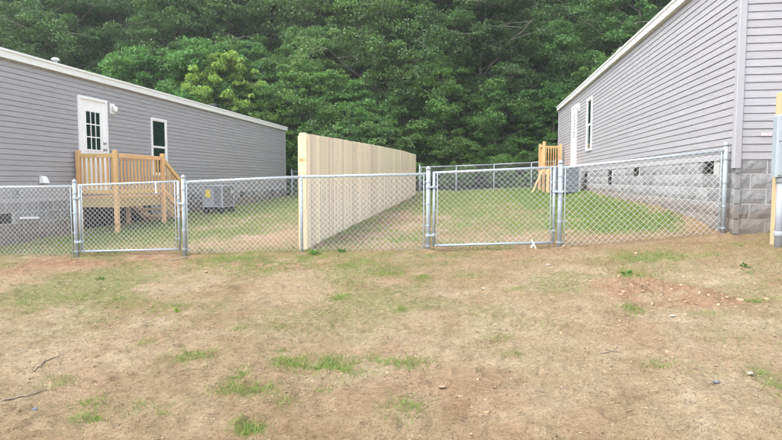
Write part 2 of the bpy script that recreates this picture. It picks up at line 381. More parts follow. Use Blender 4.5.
def grass_mask(x, y):
    nz = fbm(x * 3.1, y * 3.1, 5); n2 = fbm(x * .8, y * .8, 15); n3 = fbm(x * 10, y * 10, 25, 2)
    front = np.zeros(np.shape(x))
    for a, b, wx, wy, st in _pp:
        q = ((x - a) / wx) ** 2 + ((y - b) / wy) ** 2
        front = np.maximum(front, st * np.exp(-q * .9))
    front = front * sstep(.28, .55, nz * .6 + n3 * .4) * 1.25
    strip = np.exp(-((y - FY - .05) / .28) ** 2) * ((x > -5) & (x < -.8)) * .7 * sstep(.35, .6, nz)
    thin = (.74 - .40 * sstep(0, 2.5, x)) * (1 - np.clip(1.4 * clod(x, y), 0, 1)) * sstep(.40, .64, n2 * .75 + .25 * nz) * sstep(3.0, 6.2, y)
    front = np.maximum(np.maximum(front, strip), thin)
    yard = .42 + 1.1 * (n2 - .45) + 1.1 * (nz - .5) + .5 * (n3 - .5)
    yard = yard + .55 * np.exp(-((x - 2.5) / 1.2) ** 2) * sstep(8.8, 10, y) + .30 * sstep(14, 20, y) * (x > -2.4) + .35 * np.exp(-((x + 7.5) / 1.6) ** 2)
    yard = yard - .45 * np.exp(-((x + 3.4) / .9) ** 2) * (1 - sstep(12, 22, y) * .6) * (x < -2.6)
    yard = yard - .25 * np.exp(-((x + 2.0) / .5) ** 2) * (x > -2.7) - .35 * (1 - sstep(8.8, 10.4, y)) - .4 * sstep(3.12, 3.36, x)
    k = sstep(FY - .1, FY + .5, y)
    return np.clip(front * (1 - k) + np.clip(yard, 0, 1) * k, 0, 1)
def clay_mask(x, y):
    nz = fbm(x * 2.3, y * 2.3, 41); n2 = fbm(x * 7, y * 7, 43)
    c = np.clip(clod(x, y) * 1.7, 0, 1)
    def blob(a, b, wx, wy, s): return s * np.exp(-(((x - a) / wx) ** 2 + ((y - b) / wy) ** 2))
    c = np.maximum(c, blob(-5.4, 7.95, 1.9, .6, 1.4)); c = np.maximum(c, blob(-6.0, 7.3, 1.6, .5, .5)); c = np.maximum(c, blob(.3, 8.25, 1.4, .25, .8))
    c = np.maximum(c, blob(-2.0, 14.5, .6, 5.5, .65)); c = np.maximum(c, blob(-3.6, 11, .9, 3.5, .4)); c = np.maximum(c, blob(3.35, 14, .22, 6, .6))
    c = np.maximum(c, blob(-.4, 10.4, 1.6, 1.2, .45)); c = np.maximum(c, blob(3.2, 7.6, .8, .5, .35))
    c = np.maximum(c, .25 * sstep(.5, .7, nz))
    return np.clip(c * sstep(.25, .62, n2 * .5 + nz * .5) * 1.3, 0, 1)
def axis(lo, hi, step, far, grow=1.22):
    a = list(np.arange(lo, hi + 1e-6, step)); s = step; v = hi
    while v < far[1]: s *= grow; v += s; a.append(v)
    s = step; v = lo; pre = []
    while v > far[0]: s *= grow; v -= s; pre.append(v)
    return np.array(pre[::-1] + a)
gx = axis(-7.2, 6.0, .034, (-160, 160), 1.12); gy = axis(2.0, 9.3, .032, (-60, 170), 1.06)
GX, GY = np.meshgrid(gx, gy)
GZ = ground(GX, GY)
nx, ny = len(gx), len(gy)
idx = np.arange(nx * ny).reshape(ny, nx)
quads = np.stack([idx[:-1, :-1], idx[:-1, 1:], idx[1:, 1:], idx[1:, :-1]], -1).reshape(-1, 4)
gm = np_mesh('ground', np.stack([GX, GY, GZ], -1).reshape(-1, 3), quads, ground_material(), True)
ca = gm.color_attributes.new('cover', 'FLOAT_COLOR', 'POINT')
cols = np.ones((nx * ny, 4), np.float32)
cols[:, 0] = grass_mask(GX, GY).ravel(); cols[:, 1] = clay_mask(GX, GY).ravel(); cols[:, 2] = sstep(25.8, 27.5, GY + (fbm(GX, GY, 9) - .5) * 2).ravel()
cols[:, 3] = (sstep(.40, .64, fbm(GX * .55, GY * .55, 91, 5) + .16 * sstep(-1.5, 3.5, GX - .35 * (GY - 4)) - .03) * .9).ravel()
ca.data.foreach_set('color', cols.ravel())
go = put('ground', gm); go['kind'] = 'structure'

# ------------------------------------------------------------------ houses
H = .1016                                     # siding course
block_meshes = []
for v in range(6):
    mb = MB(); w, h, dp = .386, .187, .07; NX, NZ = 7, 4
    r_ = random.Random(v)
    vs_ = []
    for j in range(NZ):
        for i in range(NX):
            e = i in (0, NX - 1) or j in (0, NZ - 1)
            vs_.append((w * (i / (NX - 1) - .5), -(0 if e else r_.uniform(.002, .02)), h * j / (NZ - 1)))
    fs_ = [(j * NX + i, j * NX + i + 1, (j + 1) * NX + i + 1, (j + 1) * NX + i) for j in range(NZ - 1) for i in range(NX - 1)]
    b0 = len(vs_); vs_ += [(-w / 2, dp, 0), (w / 2, dp, 0), (w / 2, dp, h), (-w / 2, dp, h)]
    bl, br, tr, tl = 0, NX - 1, NX * NZ - 1, NX * (NZ - 1)
    fs_ += [tuple(list(range(NX - 1, -1, -1)) + [b0, b0 + 1]), tuple(list(range(tl, tr + 1)) + [b0 + 2, b0 + 3]),
            tuple([tl - k * NX for k in range(NZ)] [::1] + [b0, b0 + 3]), tuple([br + k * NX for k in range(NZ)] + [b0 + 2, b0 + 1])]
    mb.add(vs_, fs_); block_meshes.append((mb.mesh('block', MAT['block_left']), mb.mesh('block', MAT['block_right'])))

def frame2w(org, du, dn):
    """matrix with local x along the wall, local -y outwards"""
    du = Vector(du); dn = Vector(dn); z = Vector((0, 0, 1))
    m = Matrix.Identity(4)
    for i, c in enumerate((du, -dn, z)):
        m[0][i], m[1][i], m[2][i] = c.x, c.y, c.z
    m.translation = Vector(org); return m

def siding(parent, org, du, dn, length, zb, n, opens=(), gable=None):
    """boards of lapped siding, one object per course"""
    W = frame2w(org, du, dn)
    for k in range(n):
        z0 = zb + k * H; z1 = z0 + H
        a, b = 0., length
        if gable and z0 > gable[0]:
            s = (z0 - gable[0]) / gable[1]; a, b = s, length - s
            if b - a < .1: break
        spans = [(a, b, z0, z1)]
        for (u0, u1, q0, q1) in opens:
            nw = []
            for (s0, s1, c0, c1) in spans:
                if u1 <= s0 or u0 >= s1 or q1 <= c0 or q0 >= c1: nw.append((s0, s1, c0, c1)); continue
                if s0 < u0: nw.append((s0, u0, c0, c1))
                if u1 < s1: nw.append((u1, s1, c0, c1))
                m0, m1 = max(s0, u0), min(s1, u1)
                if c1 > q1: nw.append((m0, m1, q1, c1))
                if c0 < q0: nw.append((m0, m1, c0, q0))
            spans = nw
        cut = [((k // 2) % 3) * 1.3 + .9 + 3.66 * i for i in range(6)]     # panel end joints
        nw = []
        for (s0, s1, c0, c1) in spans:
            p = s0
            for c in cut:
                if p + .3 < c < s1 - .3: nw.append((p, c, c0, c1)); p = c + .002
            nw.append((p, s1, c0, c1))
        spans = nw
        for (s0, s1, c0, c1) in spans:
            wob = random.uniform(-.0018, .0018)
            def off(z):
                t = (z - z0) / H
                return (.006 if t > .91 else .014 - .006 * t / .88) + wob * (t < .88)
            segs = max(1, int((s1 - s0) / 2.4)); vs_ = []
            for i in range(segs + 1):
                u = s0 + (s1 - s0) * i / segs; jz = random.uniform(-.0012, .0012) if 0 < i < segs else 0
                zc = lambda t: min(max(z0 + t * H, c0), c1)
                vs_ += [(u, .008, c0), (u, -off(c0), c0 + jz), (u, -off(c0) - .001, zc(.06) + jz), (u, -off(zc(.88)), zc(.88)), (u, -.003 if c1 > z0 + .91 * H else -off(c1), zc(.92)), (u, .002, c1)]
            fs_ = []
            for i in range(segs):
                p = i * 6
                for q in range(5): fs_.append((p + q, p + q + 6, p + q + 7, p + q + 1))
            fs_ += [(0, 1, 2, 3, 4, 5), tuple(segs * 6 + q for q in (5, 4, 3, 2, 1, 0))]
            mb = MB(); mb.add([W @ Vector(v) for v in vs_], fs_)
            mb.build('siding_board', MAT['siding'], parent)

def blocks(parent, org, du, dn, length, ztop, vents=(), back=0.0):
    W = frame2w(org, du, dn); rz = W.to_euler().z
    k = 0
    while True:
        z0 = ztop - (k + 1) * .203 + .005
        if k > 7: break
        n = 0; s = 0.
        cells = []
        if k % 2: cells.append((0, .195)); s = .203
        while s < length - .05:
            e = min(s + .398, length); cells.append((s, e)); s += .406
        for (a, b) in cells:
            mid = (a + b) / 2; p = W @ Vector((mid, 0, 0))
            if z0 + .19 < float(base_ground(np.array([p.x]), np.array([p.y]))[0]) - .06: continue
            if any(abs(mid - vu) < .2 and abs(z0 + .1 - vz) < .1 for vu, vz in vents): continue
            o = put('block', random.choice(block_meshes)[1 if org[0] > 0 else 0], parent)
            o.location = p + Vector((0, 0, z0)); o.rotation_euler = (0, 0, rz); o.scale = ((b - a) / .4, 1, 1)
            n += 1
        if n == 0: break
        k += 1

def make_vent(parent, W, u, zc):
    mb = MB(); mb2 = MB()
    def P(l): return [W @ Vector(v) for v in l]
    t = MB(); t.box(u - .19, u + .19, -.004, .05, zc - .095, zc + .095); mb.add(P(t.v), t.f)
    v = mb.build('foundation_vent', MAT['dark'], parent)
    for q in range(5):
        t = MB(); z = zc - .08 + q * .035; t.bar((u - .18, -.012, z), (u + .18, -.012, z), .018, .006); mb2.add(P(t.v), t.f)
    mb2.build('louver', MAT['dark'], v)

def build_house(name, label, side_x, sgn, y0, y1, zb, width, door, windows, vents, zground):
    """side_x: plane of the long wall facing the yard; sgn: +1 when the house body lies towards +X"""
    root = empty(name, (side_x, y0, zground), label, 'house')
    def ch(o):  # keep world coordinates for child meshes
        o.matrix_parent_inverse = Matrix.Translation(-Vector(root.location)); return o
    class P:  # parent proxy
        pass
    L = y1 - y0; xa, xb = (side_x, side_x + width) if sgn > 0 else (side_x - width, side_x)
    n = 27; ztop = zb + n * H
    ins = .03
    # sheathing
    core = MB(); core.box(xa + ins + .01, xb - ins - .01, y0 + ins + .01, y1 - ins - .01, zb - .05, ztop - .01)
    sl = .25; rise = width / 2 * sl
    core.add([(xa + ins, y0 + ins, ztop - .01), (xb - ins, y0 + ins, ztop - .01), ((xa + xb) / 2, y0 + ins, ztop + rise - .03),
              (xa + ins, y1 - ins, ztop - .01), (xb - ins, y1 - ins, ztop - .01), ((xa + xb) / 2, y1 - ins, ztop + rise - .03)],
             [(0, 1, 2), (5, 4, 3), (0, 2, 5, 3), (1, 4, 5, 2)])
    wall = ch(core.build('wall', MAT['trimgrey'], root))
    ops = [(door['u0'], door['u1'], door['z0'], door['z1'])] + [(w['u0'], w['u1'], w['z0'], w['z1']) for w in windows]
    dnX = (-sgn, 0, 0)
    # the yard wall runs along Y : local x must make a right handed frame with outward normal
    if sgn > 0: org, du = (side_x + ins, y1, 0), (0, -1, 0); toU = lambda y: y1 - y
    else: org, du = (side_x - ins, y0, 0), (0, 1, 0); toU = lambda y: y - y0
    opsU = [tuple(sorted((toU(a), toU(b)))) + (c, d) for a, b, c, d in ops]
    W = frame2w(org, du, dnX)
    siding(wall, org, du, dnX, L, zb, n, opsU)
    W2 = frame2w((xa, y0 + ins, 0), (1, 0, 0), (0, -1, 0))
    siding(wall, (xa, y0 + ins, 0), (1, 0, 0), (0, -1, 0), width, zb, n + int(rise / H), (), (ztop - .02, sl))
    # corner posts
    for (cx, cy, sx, sy) in ((side_x, y0, sgn, 1), (side_x, y1, sgn, -1), (side_x + sgn * width, y0, -sgn, 1)):
        mb = MB()
        x_a, x_b = sorted((cx - sx * .004, cx + sx * .09)); y_a, y_b = sorted((cy - sy * .004, cy + sy * .09))
        mb.bev(x_a, x_b, y_a, y_b, zb - .115, ztop - .002, .008)
        ch(mb.build('corner_post', MAT['trimgrey'], root))
    # fascia and roof
    ov = .06
    for sx in (-1, 1):
        ex = xa - ov if sx < 0 else xb + ov
        mb = MB(); a, b = sorted((ex, ex - sx * .02)); mb.box(a, b, y0 - .12, y1 + .12, ztop - .075, ztop + .085)
        mb.box(min(ex - sx * .02, ex - sx * .10), max(ex - sx * .02, ex - sx * .10), y0 - .1, y1 + .1, ztop - .070, ztop - .058)
        a, b = sorted((ex + sx * .022, ex)); mb.box(a, b, y0 - .125, y1 + .125, ztop + .05, ztop + .092)
        ch(mb.build('fascia', MAT['fascia'], root))
    mid = (xa + xb) / 2; e0, e1 = xa - ov + .02, xb + ov - .02; zr0 = ztop + .08; zr = zr0 + (mid - e0) * sl
    mb = MB(); Y0, Y1 = y0 - .115, y1 + .115
    mb.add([(e0, Y0, zr0), (mid, Y0, zr), (e1, Y0, zr0), (e0, Y1, zr0), (mid, Y1, zr), (e1, Y1, zr0),
            (e0, Y0, zr0 - .1), (mid, Y0, zr - .1), (e1, Y0, zr0 - .1), (e0, Y1, zr0 - .1), (mid, Y1, zr - .1), (e1, Y1, zr0 - .1)],
           [(0, 1, 4, 3), (1, 2, 5, 4), (6, 9, 10, 7), (7, 10, 11, 8), (0, 6, 7, 1), (1, 7, 8, 2), (3, 4, 10, 9), (4, 5, 11, 10), (0, 3, 9, 6), (2, 8, 11, 5)])
    roof = ch(mb.build('roof', MAT['roof'], root))
    for ya in (Y0,):
        mb = MB()
        for (p, q) in (((e0, zr0), (mid, zr)), ((mid, zr), (e1, zr0))):
            mb.bar((p[0], ya - .012, p[1] - .06), (q[0], ya - .012, q[1] - .06), .022, .15)
        mb.build('rake_board', MAT['fascia'], roof)
    # foundation
    fb = MB(); fb.box(xa + .028, xb - .028, y0 + .028, y1 - .028, zb - 1.5, zb + .01)
    fnd = ch(fb.build('foundation', MAT['mortar_right' if sgn > 0 else 'mortar_left'], root))
    zt = zb + .015
    forg = (side_x + sgn * .025, y1 if sgn > 0 else y0, 0); FW = frame2w(forg, du, dnX)
    vl = [(toU(y), zt - .10 - .203 * c) for y, c in vents]
    blocks(fnd, forg, du, dnX, L, zt, vl)
    for u, z in vl: make_vent(fnd, FW, u, z)
    if sgn > 0: blocks(fnd, (xa + .02, y0 + .025, 0), (1, 0, 0), (0, -1, 0), width, zt)
    # door
    def T(t, name, mat, parent, smooth=False):
        mb = MB(); mb.add([W @ Vector(v) for v in t.v], t.f); o = mb.build(name, mat, parent, smooth)
        if parent is root: ch(o)
        return o
    u0, u1 = sorted((toU(door['u0']), toU(door['u1']))); z0, z1 = door['z0'], door['z1']
    t = MB(); t.box(u0 + .055, u1 - .055, -.012, .02, z0 + .03, z1 - .055)
    d = T(t, 'door', MAT['white'], root)
    t = MB(); f = .06
    t.box(u0, u0 + f, -.045, .02, z0, z1); t.box(u1 - f, u1, -.045, .02, z0, z1); t.box(u0 + f, u1 - f, -.044, .02, z1 - f, z1); t.box(u0 + f, u1 - f, -.05, .02, z0, z0 + .035)
    T(t, 'door_frame', MAT['white'], d)
    # nine lite window of the door
    gx0, gx1 = u0 + .055 + .20, u1 - .055 - .20; gz0, gz1 = z0 + .95, z1 - .055 - .26
    t = MB(); b = .032
    t.box(gx0 - b, gx0, -.028, -.012, gz0 - b, gz1 + b); t.box(gx1, gx1 + b, -.028, -.012, gz0 - b, gz1 + b)
    t.box(gx0, gx1, -.0275, -.012, gz1, gz1 + b); t.box(gx0, gx1, -.0275, -.012, gz0 - b, gz0)
    for q in (1, 2):
        xx = gx0 + (gx1 - gx0) * q / 3; t.box(xx - .012, xx + .012, -.024, -.012, gz0, gz1)
    for q in (1, 2):
        for s in range(3):
            zz = gz0 + (gz1 - gz0) * q / 3; w3 = (gx1 - gx0) / 3
            t.box(gx0 + s * w3 + .012 * (s > 0), gx0 + (s + 1) * w3 - .012 * (s < 2), -.0235, -.012, zz - .012, zz + .012)
    T(t, 'lite_frame', MAT['white'], d)
    for i in range(3):
        for j in range(3):
            w3, h3 = (gx1 - gx0) / 3, (gz1 - gz0) / 3
            t = MB(); t.box(gx0 + i * w3 + .01, gx0 + (i + 1) * w3 - .01, -.016, -.0125, gz0 + j * h3 + .01, gz0 + (j + 1) * h3 - .01)
            T(t, 'pane', MAT['glass'], d)
    for zz, rr in ((z0 + .97, .030), (z0 + 1.12, .026)):
        ku = (u1 - .055 - .075) if door['knob'] > 0 else (u0 + .055 + .075)
        t = MB(); t.tube([(ku, -.012, zz), (ku, -.02, zz), (ku, -.022, zz), (ku, -.045, zz), (ku, -.055, zz), (ku, -.075, zz), (ku, -.08, zz)], [rr + .006, rr + .006, rr * .45, rr * .45, rr * .9, rr, rr * .6], 10)
        T(t, 'knob', MAT['zinc'], d, True)
    # windows
    for w in windows:
        u0, u1 = sorted((toU(w['u0']), toU(w['u1']))); z0, z1 = w['z0'], w['z1']; f = .055; zm = (z0 + z1) / 2
        t = MB(); t.box(u0, u0 + f, -.042, .02, z0, z1); t.box(u1 - f, u1, -.042, .02, z0, z1); t.box(u0 + f, u1 - f, -.041, .02, z1 - f, z1); t.box(u0 + f, u1 - f, -.046, .02, z0, z0 + f)
        win = T(t, 'window', MAT['white'], root)
        for (a, b, off) in ((zm, z1 - f, -.012), (z0 + f, zm, -.004)):
            t = MB(); s = .028
            t.box(u0 + f, u0 + f + s, off - .014, .02, a, b); t.box(u1 - f - s, u1 - f, off - .014, .02, a, b)
            t.box(u0 + f + s, u1 - f - s, off - .013, .02, b - s, b); t.box(u0 + f + s, u1 - f - s, off - .013, .02, a, a + s)
            T(t, 'sash', MAT['white'], win)
            t = MB(); t.box(u0 + f + s - .004, u1 - f - s + .004, off - .002, off + .003, a + s - .004, b - s + .004)
            T(t, 'pane', MAT['glass'], win)
    # porch light
    lu = toU(door['light']); lz = door['z1'] - .16
    t = MB(); t.box(lu - .085, lu + .085, -.035, .01, lz - .12, lz + .12)
    pl = T(t, 'porch_light', MAT['white'], root)
    t = MB(); t.lathe((0, 0, 0), [(.03, 0), (.055, .02), (.06, .1), (.035, .13)], 10)
    t.v = [(v[0] + lu, v[1] - .10, v[2] + lz - .08) for v in t.v]; t.bar((lu, -.03, lz + .05), (lu, -.10, lz + .05), .02, .02)
    T(t, 'lamp_shade', MAT['white'], pl, True)
    return root, ch, W, toU, ztop, zr0, T

LX, RX = -8.65, 3.40
left, chL, WL, uL, ltop, lzr, TL = build_house('mobile_home', 'grey mobile home with half glass white door and long low wall beside the wooden steps', LX, -1, 8.3, 25.4, 1.07, 4.9,
    dict(u0=11.57, u1=12.57, z0=1.235, z1=3.36, knob=1, light=12.78), [dict(u0=14.43, u1=15.2, z0=1.62, z1=3.18)],
    [(9.45, 1), (14.9, 0), (20.4, 0), (23.6, 0)], .3)
right, chR, WR, uR, rtop, rzr, TR = build_house('mobile_home', 'grey mobile home whose end wall on concrete block stands behind the meter post', RX, 1, 8.32, 25.5, 1.775, 4.9,
    dict(u0=20.95, u1=21.95, z0=2.02, z1=4.14, knob=-1, light=20.6), [dict(u0=18.25, u1=19.05, z0=2.40, z1=4.02)],
    [(9.25, 0), (13.2, 0), (15.7, 0), (15.7, 1), (19.0, 0)], .8)
# small fittings on the walls and roofs
u = uL(10.44); t = MB(); t.add([(u - .08, -.02, 1.43), (u + .08, -.02, 1.43), (u + .08, -.13, 1.44), (u - .08, -.13, 1.44), (u - .07, -.02, 1.58), (u + .07, -.02, 1.58), (u + .07, -.07, 1.57), (u - .07, -.07, 1.57)],
    [(0, 3, 2, 1), (4, 5, 6, 7), (0, 1, 5, 4), (1, 2, 6, 5), (2, 3, 7, 6), (3, 0, 4, 7)])
TL(t, 'dryer_hood', MAT['white'], left)
u = uL(9.75); t = MB(); t.box(u - .05, u + .05, -.055, -.005, 1.19, 1.33); o = TL(t, 'outlet_box', MAT['acgrey'], left)
t = MB(); t.box(u - .03, u + .03, -.062, -.0555, 1.21, 1.25); t.box(u - .03, u + .03, -.062, -.0555, 1.27, 1.31); TL(t, 'outlet_cover', MAT['grille'], o)
t = MB(); t.tube([(uL(9.8), -.06, .775), (uL(10.25), -.06, .75)], .022, 8); t.tube([(uL(10.22), -.06, .752), (uL(10.22), .03, .752)], .02, 8)
TL(t, 'drain_pipe', MAT['white'], left)
def rv(house, ch, x, y, zroof, kind):
    mb = MB()
    if kind == 'cap': mb.lathe((x, y, zroof - .05), [(.04, 0), (.04, .14), (.085, .15), (.09, .17), (.065, .2), (.02, .215)], 14); m = MAT['white']
    else: mb.bev(x - .14, x + .14, y - .17, y + .17, zroof + .03, zroof + .15, .02); mb.bev(x - .17, x + .17, y - .2, y + .2, zroof - .02, zroof + .032, .01); m = MAT['dark' if kind == 'dark' else 'acgrey']
    ch(mb.build('roof_vent', m, house, kind == 'cap'))
rv(left, chL, -9.45, 11.95, lzr + .8 * .25, 'cap')
rv(left, chL, -9.2, 19.4, lzr + .5 * .25, 'dark')
rv(right, chR, 3.75, 16.05, rzr + .35 * .25 + .1, 'grey')
t = MB(); t.box(uL(11.45), uL(14.3), -.05, .0, .30, .985); TL(t, 'deck_shade_panel', MAT['dark'], left)  # dark sheet added over the blocks as painted shade under the left deck
# pink paint mark on the end wall siding
t = MB(); W2 = frame2w((0, 8.35, 0), (1, 0, 0), (0, -1, 0)); xs = 3.72
mk = MB(); mk.box(xs, xs + .13, 8.325, 8.3285, 2.085, 2.125); chR(mk.build('sticker', MAT['pink'], right))

# ------------------------------------------------------------------ wooden decks
def lumber(parent, name, x0, x1, y0, y1, z0, z1, mat='deck', b=.004):
    o = MB(); cx, cy, cz = (x0 + x1) / 2, (y0 + y1) / 2, z0
    o.bev(x0 - cx, x1 - cx, y0 - cy, y1 - cy, 0, z1 - z0, b)
    return o.build(name, MAT[mat], parent, loc=(cx - parent.location.x, cy - parent.location.y, cz - parent.location.z))
def beam(parent, name, p0, p1, w, h, mat='deck'):
    p0 = Vector(p0); p1 = Vector(p1); d = p1 - p0; o = MB(); q = d.length
    o.box(-w / 2, w / 2, -h / 2, h / 2, 0, q)
    ob = o.build(name, MAT[mat], parent); ob.location = p0 - parent.location
    up = Vector((0, 0, 1)) if abs(d.normalized().z) < .9 else Vector((1, 0, 0))
    z = d.normalized(); x = up.cross(z).normalized(); y = z.cross(x)
    ob.rotation_euler = Matrix((x, y, z)).transposed().to_euler(); return ob

def left_deck():
    x0, x1, y0, y1, zf = LX + .03, -7.70, 11.5, 13.2, 1.14
    g = gz(-8.1, 12.3)
    D = empty('porch_deck', (-8.15, 12.3, g), 'small raised pine porch with picket railing at the half glass door of the mobile home', 'porch')
    for i in range(7):
        a = x0 + i * .141; lumber(D, 'deck_board', a, min(a + .135, x1 + .02), y0 - .02, y1 + .02, zf - .035, zf, 'deck')
    lumber(D, 'rim_joist', x0, x1 + .04, y0 - .04, y0 - .002, zf - .235, zf - .037, 'rim'); lumber(D, 'rim_joist', x1, x1 + .038, y0, y1, zf - .235, zf - .037, 'rim')
    lumber(D, 'rim_joist', x0, x1, y1 - .04, y1, zf - .235, zf - .037, 'rim')
    posts = [(x0 + .045, y0 - .085), (x1 - .0, y0 - .085), (x1 + .085, y1 - .05)]
    for px, py in posts: lumber(D, 'post', px - .045, px + .045, py - .045, py + .045, gz(px, py) - .05, zf + 1.0, 'deck', .01)
    lumber(D, 'post', x0 + .01, x0 + .10, y1 - .09, y1 - .002, gz(x0, y1) - .05, zf - .04, 'deck', .01)
    zr = zf + .93
    # near rail, along x
    yb = y0 - .075
    lumber(D, 'top_rail', x0 + .09, x1 - .045, yb - .02, yb + .018, zr - .09, zr); lumber(D, 'bottom_rail', x0 + .09, x1 - .045, yb - .02, yb + .018, zf + .06, zf + .15)
    n = 7
    for i in range(n):
        xx = x0 + .15 + i * (x1 - x0 - .26) / (n - 1); lumber(D, 'baluster', xx - .018, xx + .018, yb + .019, yb + .055, zf + .03, zr - .01)
    # front rail, along y
    xb = x1 + .075
    lumber(D, 'top_rail', xb - .018, xb + .02, y0 - .04, y1 - .095, zr - .09, zr); lumber(D, 'bottom_rail', xb - .018, xb + .02, y0 - .04, y1 - .095, zf + .06, zf + .15)
    n = 12
    for i in range(n):
        yy = y0 + .06 + i * (y1 - y0 - .24) / (n - 1); lumber(D, 'baluster', xb - .055, xb - .019, yy - .018, yy + .018, zf + .03, zr - .01)
    # stairs going down along the wall
    ns, run, rise = 3, .28, .185
    for i in range(ns):
        zt = zf - rise * (i + 1); ya = y1 + .02 + i * run
        lumber(D, 'tread', x0 + .1, x1 + .02, ya, ya + run + .02, zt - .038, zt)
    for xs_ in (x0 + .07, x1 + .045):
        beam(D, 'stringer', (xs_, y1 + .0, zf - .14), (xs_, y1 + ns * run + .18, zf - .14 - (ns * run + .18) / run * rise), .038, .24, 'rim')
    xq, yq = x1 + .085, y1 + ns * run + .02
    lumber(D, 'post', xq - .045, xq + .045, yq - .045, yq + .045, gz(xq, yq) - .05, zf - ns * rise + .93, 'deck', .01)
    zA, zB = zr - .02, zr - .02 - ns * rise - .02
    beam(D, 'stair_rail', (xb, y1 - .02, zA - .03), (xb, yq, zB - .03), .038, .09); beam(D, 'stair_rail', (xb, y1 - .02, zA - .80), (xb, yq, zB - .80), .038, .09)
    for i in range(6):
        f = (i + .8) / 7; yy = y1 + f * (yq - y1); zz = zA + f * (zB - zA)
        lumber(D, 'baluster', xb - .057, xb - .021, yy - .018, yy + .018, zz - .86, zz - .02)
    return D
left_deck()
def right_deck():
    x0, x1, y0, y1, zf = 2.58, RX - .035, 21.0, 23.9, 1.93
    D = empty('porch_deck', (3.0, 22.4, gz(3.0, 22.4)), 'raised pine porch with railing behind the grey outdoor unit', 'porch')
    for i in range(6):
        a = x0 + i * .135; lumber(D, 'deck_board', a, min(a + .13, x1), y0, y1, zf - .035, zf)
    lumber(D, 'rim_joist', x0, x1, y0 - .04, y0 - .002, zf - .235, zf - .037, 'rim'); lumber(D, 'rim_joist', x0 - .04, x0 - .002, y0, y1, zf - .235, zf - .037, 'rim')
    lumber(D, 'rim_joist', x0, x1, y1 + .002, y1 + .04, zf - .235, zf - .037, 'rim')
    for px, py, zt in ((x0 - .09, y1 - .06, zf + 1.0), (x0 - .09, 22.45, zf + 1.02), (x1 - .08, y1 - .1, zf + 1.0), (x0 - .09, y0 + .06, zf - .04)):
        lumber(D, 'post', px - .05, px + .05, py - .05, py + .05, gz(px, py) - .05, zt, 'deck', .01)
    zr = zf + .93; yb = y1 - .05
    lumber(D, 'top_rail', x0 - .04, x1 - .13, yb - .02, yb + .02, zr - .09, zr); lumber(D, 'bottom_rail', x0 - .04, x1 - .13, yb - .02, yb + .02, zf + .06, zf + .15)
    for i in range(7):
        xx = x0 + .06 + i * .092; lumber(D, 'baluster', xx - .018, xx + .018, yb - .056, yb - .021, zf + .03, zr - .01)
    xb = x0 - .075
    lumber(D, 'top_rail', xb - .02, xb + .018, 22.5, y1 - .11, zr - .09, zr); lumber(D, 'bottom_rail', xb - .02, xb + .018, 22.5, y1 - .11, zf + .06, zf + .15)
    for i in range(9):
        yy = 22.6 + i * .135; lumber(D, 'baluster', xb + .019, xb + .055, yy - .018, yy + .018, zf + .03, zr - .01)
    for i in range(4):
        zt = zf - .19 * (i + 1); ya = y0 - .04 - i * .26
        lumber(D, 'tread', x0 + .05, x1 - .05, ya - .28, ya, zt - .038, zt)
    for xs_ in (x0 + .03, x1 - .03): beam(D, 'stringer', (xs_, y0 - .02, zf - .14), (xs_, y0 - 1.12, zf - .14 - 1.1 / .26 * .19), .038, .22, 'rim')
    b = MB(); gg = gz(2.05, 22.2)
    b.bar((2.05, 22.2, gg + .0), (2.42, 22.3, zf - .06), .09, .03)
    ob = b.build('loose_board', MAT['deck']); tag(ob, 'narrow pine board leaning on the outer post of the porch', 'board')
right_deck()

